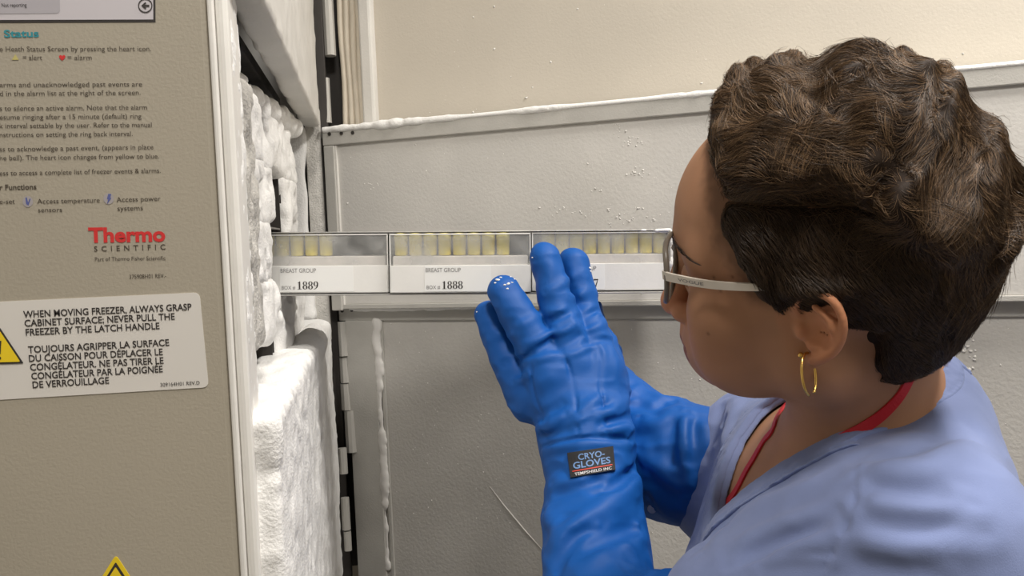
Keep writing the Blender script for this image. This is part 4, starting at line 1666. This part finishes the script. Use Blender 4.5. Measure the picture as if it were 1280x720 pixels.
near_px = [(1030, 566), (1052, 549), (1080, 533), (1103, 516), (1124, 494), (1137, 470), (1141, 452)]
far_px = [(970, 530), (955, 553), (938, 582), (922, 612), (908, 632)]
around = [(.318, .054, .668), (.310, .058, .70), (.285, .068, .728), (.255, .082, .742), (.228, .096, .735)]
lp = np.concatenate([march(body_f, [a for a, b in near_px], [b for a, b in near_px]), np.array(around), march(body_f, [a for a, b in far_px], [b for a, b in far_px])])
c_ = catmull(lp, 6).T
for _ in range(5):
    c_ = c_ - grad(body_f, c_) * (body_f(c_) - .0012)
g = grad(body_f, c_).T
c_ = c_.T
t_ = np.gradient(c_, axis=0)
t_ /= np.linalg.norm(t_, axis=1, keepdims=True)
s_ = np.cross(t_, g)
w_ = .0037
n_ = len(c_)
V = np.concatenate([c_ + s_ * w_ + g * .0004, c_ - s_ * w_ + g * .0004, c_ - s_ * w_ - g * .0010, c_ + s_ * w_ - g * .0010])
Fc = [[k * n_ + i, k * n_ + i + 1, ((k + 1) % 4) * n_ + i + 1, ((k + 1) % 4) * n_ + i] for i in range(n_ - 1) for k in range(4)]
Fc += [[0, n_, 2 * n_, 3 * n_], [4 * n_ - 1, 3 * n_ - 1, 2 * n_ - 1, n_ - 1]]
ly = linkmesh('lanyard', to_world(V), Fc, M['lanyard'], person)
tag(ly, 'red lanyard ribbon around the neck')

# ------------------------------------------------------------------ hoop earring
ec = march(head_f, [1001], [444])[0]
hp_ = cc(1001, 444, ec[2] - .002)
cen = cc(1011, 468, ec[2] - .006)
ax1 = nrm(np.array([.12, 1, 0]))
ax2 = np.array([.47, -.05, .50])
ring_pts = []
a0 = math.radians(205)
for k in range(41):
    w = math.radians(205) + math.radians(318) * k / 40
    ring_pts.append(cen + ax1 * -math.cos(math.radians(180) - w) * -.0132 + ax2 * math.sin(math.radians(180) - w) * -.0132)
er = empty('hoop_earring', to_world(cen), 'thin gold hoop earring hanging from the ear lobe', 'earring')
V, Fc = tube(to_world(np.array(ring_pts)), .00085, 8)
linkmesh('hoop', V, Fc, M['gold'], er, smooth=True)
bm = bmesh.new()
bmesh.ops.create_uvsphere(bm, u_segments=12, v_segments=8, radius=.0019)
V = np.array([v.co[:] for v in bm.verts]) + to_world(hp_)
Fc = [[v.index for v in f.verts] for f in bm.faces]
bm.free()
linkmesh('post', V, Fc, M['gold'], er, smooth=True)

# ------------------------------------------------------------------ glasses
gl = empty('glasses', wl(.095, 0, .012), 'taupe framed glasses with cream arms worn on the face', 'glasses')
for sgn in (1, -1):
    c = np.array([.1020, sgn * .0325, .0200])
    uu = nrm([-.14, sgn * 1.0, 0])               # lens plane: outward and back
    vv = np.array([-.10, 0, 1.0])
    rim = []
    for k in range(40):
        w = 2 * math.pi * k / 40
        cu_, su = math.cos(w), math.sin(w)
        e_ = 2 / 2.6
        rim.append(c + uu * .0255 * math.copysign(abs(cu_) ** e_, cu_) + vv * .0215 * math.copysign(abs(su) ** e_, su) + np.array([-.004, 0, 0]) * cu_ * cu_ * (cu_ > 0))
    V, Fc = tube([wl(*p) for p in rim], .0019, 8, closed=True)
    linkmesh('rim', V, Fc, M['frame'], gl, smooth=True)
    lv = [wl(*p) for p in rim] + [wl(*(c + np.array([.0015, 0, 0])))]
    lv2 = [wl(*(p - np.array([.0012, 0, 0]))) for p in rim] + [wl(*(c + np.array([.0003, 0, 0])))]
    n = len(rim)
    fc = [[i, (i + 1) % n, n] for i in range(n)] + [[n + 1 + (i + 1) % n, n + 1 + i, 2 * n + 1] for i in range(n)] + [[(i + 1) % n, i, n + 1 + i, n + 1 + (i + 1) % n] for i in range(n)]
    linkmesh('lens', np.array(lv + lv2), fc, M['lens'], gl, smooth=True)
    hinge = c + uu * .0262 + np.array([-.002, 0, .004])
    # flat arm swept from the hinge to above the ear
    path = catmull([hinge + np.array([.001, -sgn * .002, 0]), hinge + np.array([-.008, sgn * .0035, 0]), (.062, sgn * .0700, .0235), (.034, sgn * .0785, .0260), (.010, sgn * .0800, .0280), (-.006, sgn * .0775, .029), (-.020, sgn * .070, .026)], 5)
    hgt = np.interp(np.linspace(0, 1, len(path)), [0, .12, .5, 1], [.0030, .0030, .0024, .0018])
    V, Fc = [], []
    for i, p in enumerate(path):
        for (dy, dz) in ((1, 1), (1, -1), (-1, -1), (-1, 1)):
            V.append(wl(*(p + np.array([0, sgn * dy * .0009, dz * hgt[i]]))))
    for i in range(len(path) - 1):
        for k in range(4):
            Fc.append([i * 4 + k, i * 4 + (k + 1) % 4, (i + 1) * 4 + (k + 1) % 4, (i + 1) * 4 + k])
    Fc += [[0, 3, 2, 1], [len(V) - 4 + k for k in range(4)]]
    arm = linkmesh('temple_arm', np.array(V), Fc, M['arm'], gl)
    if sgn == 1:
        tV, tF = text_geo('VOGUE', .01)
        u = (tV[:, 0] - tV[:, 0].min()) / np.ptp(tV[:, 0])
        P = []
        for a, b in zip(u, tV[:, 1] / .69):
            s_ = 6.0 + a * 3.4
            i0 = min(int(s_), len(path) - 2)
            pt = path[i0] + (path[i0 + 1] - path[i0]) * (s_ - i0)
            P.append(wl(*(pt + np.array([0, .00115, -.0010 + b * .0021]))))
        linkmesh('lettering', np.array(P), tF, M['ink_grey'], arm)
V, Fc = tube([wl(*p) for p in catmull([(.1045, .0080, .022), (.1090, 0, .0235), (.1045, -.0080, .022)], 5)], .0017, 8)
linkmesh('bridge', V, Fc, M['frame'], gl, smooth=True)

# drop helper properties
for o in bpy.data.objects:
    if '_w' in o:
        del o['_w']
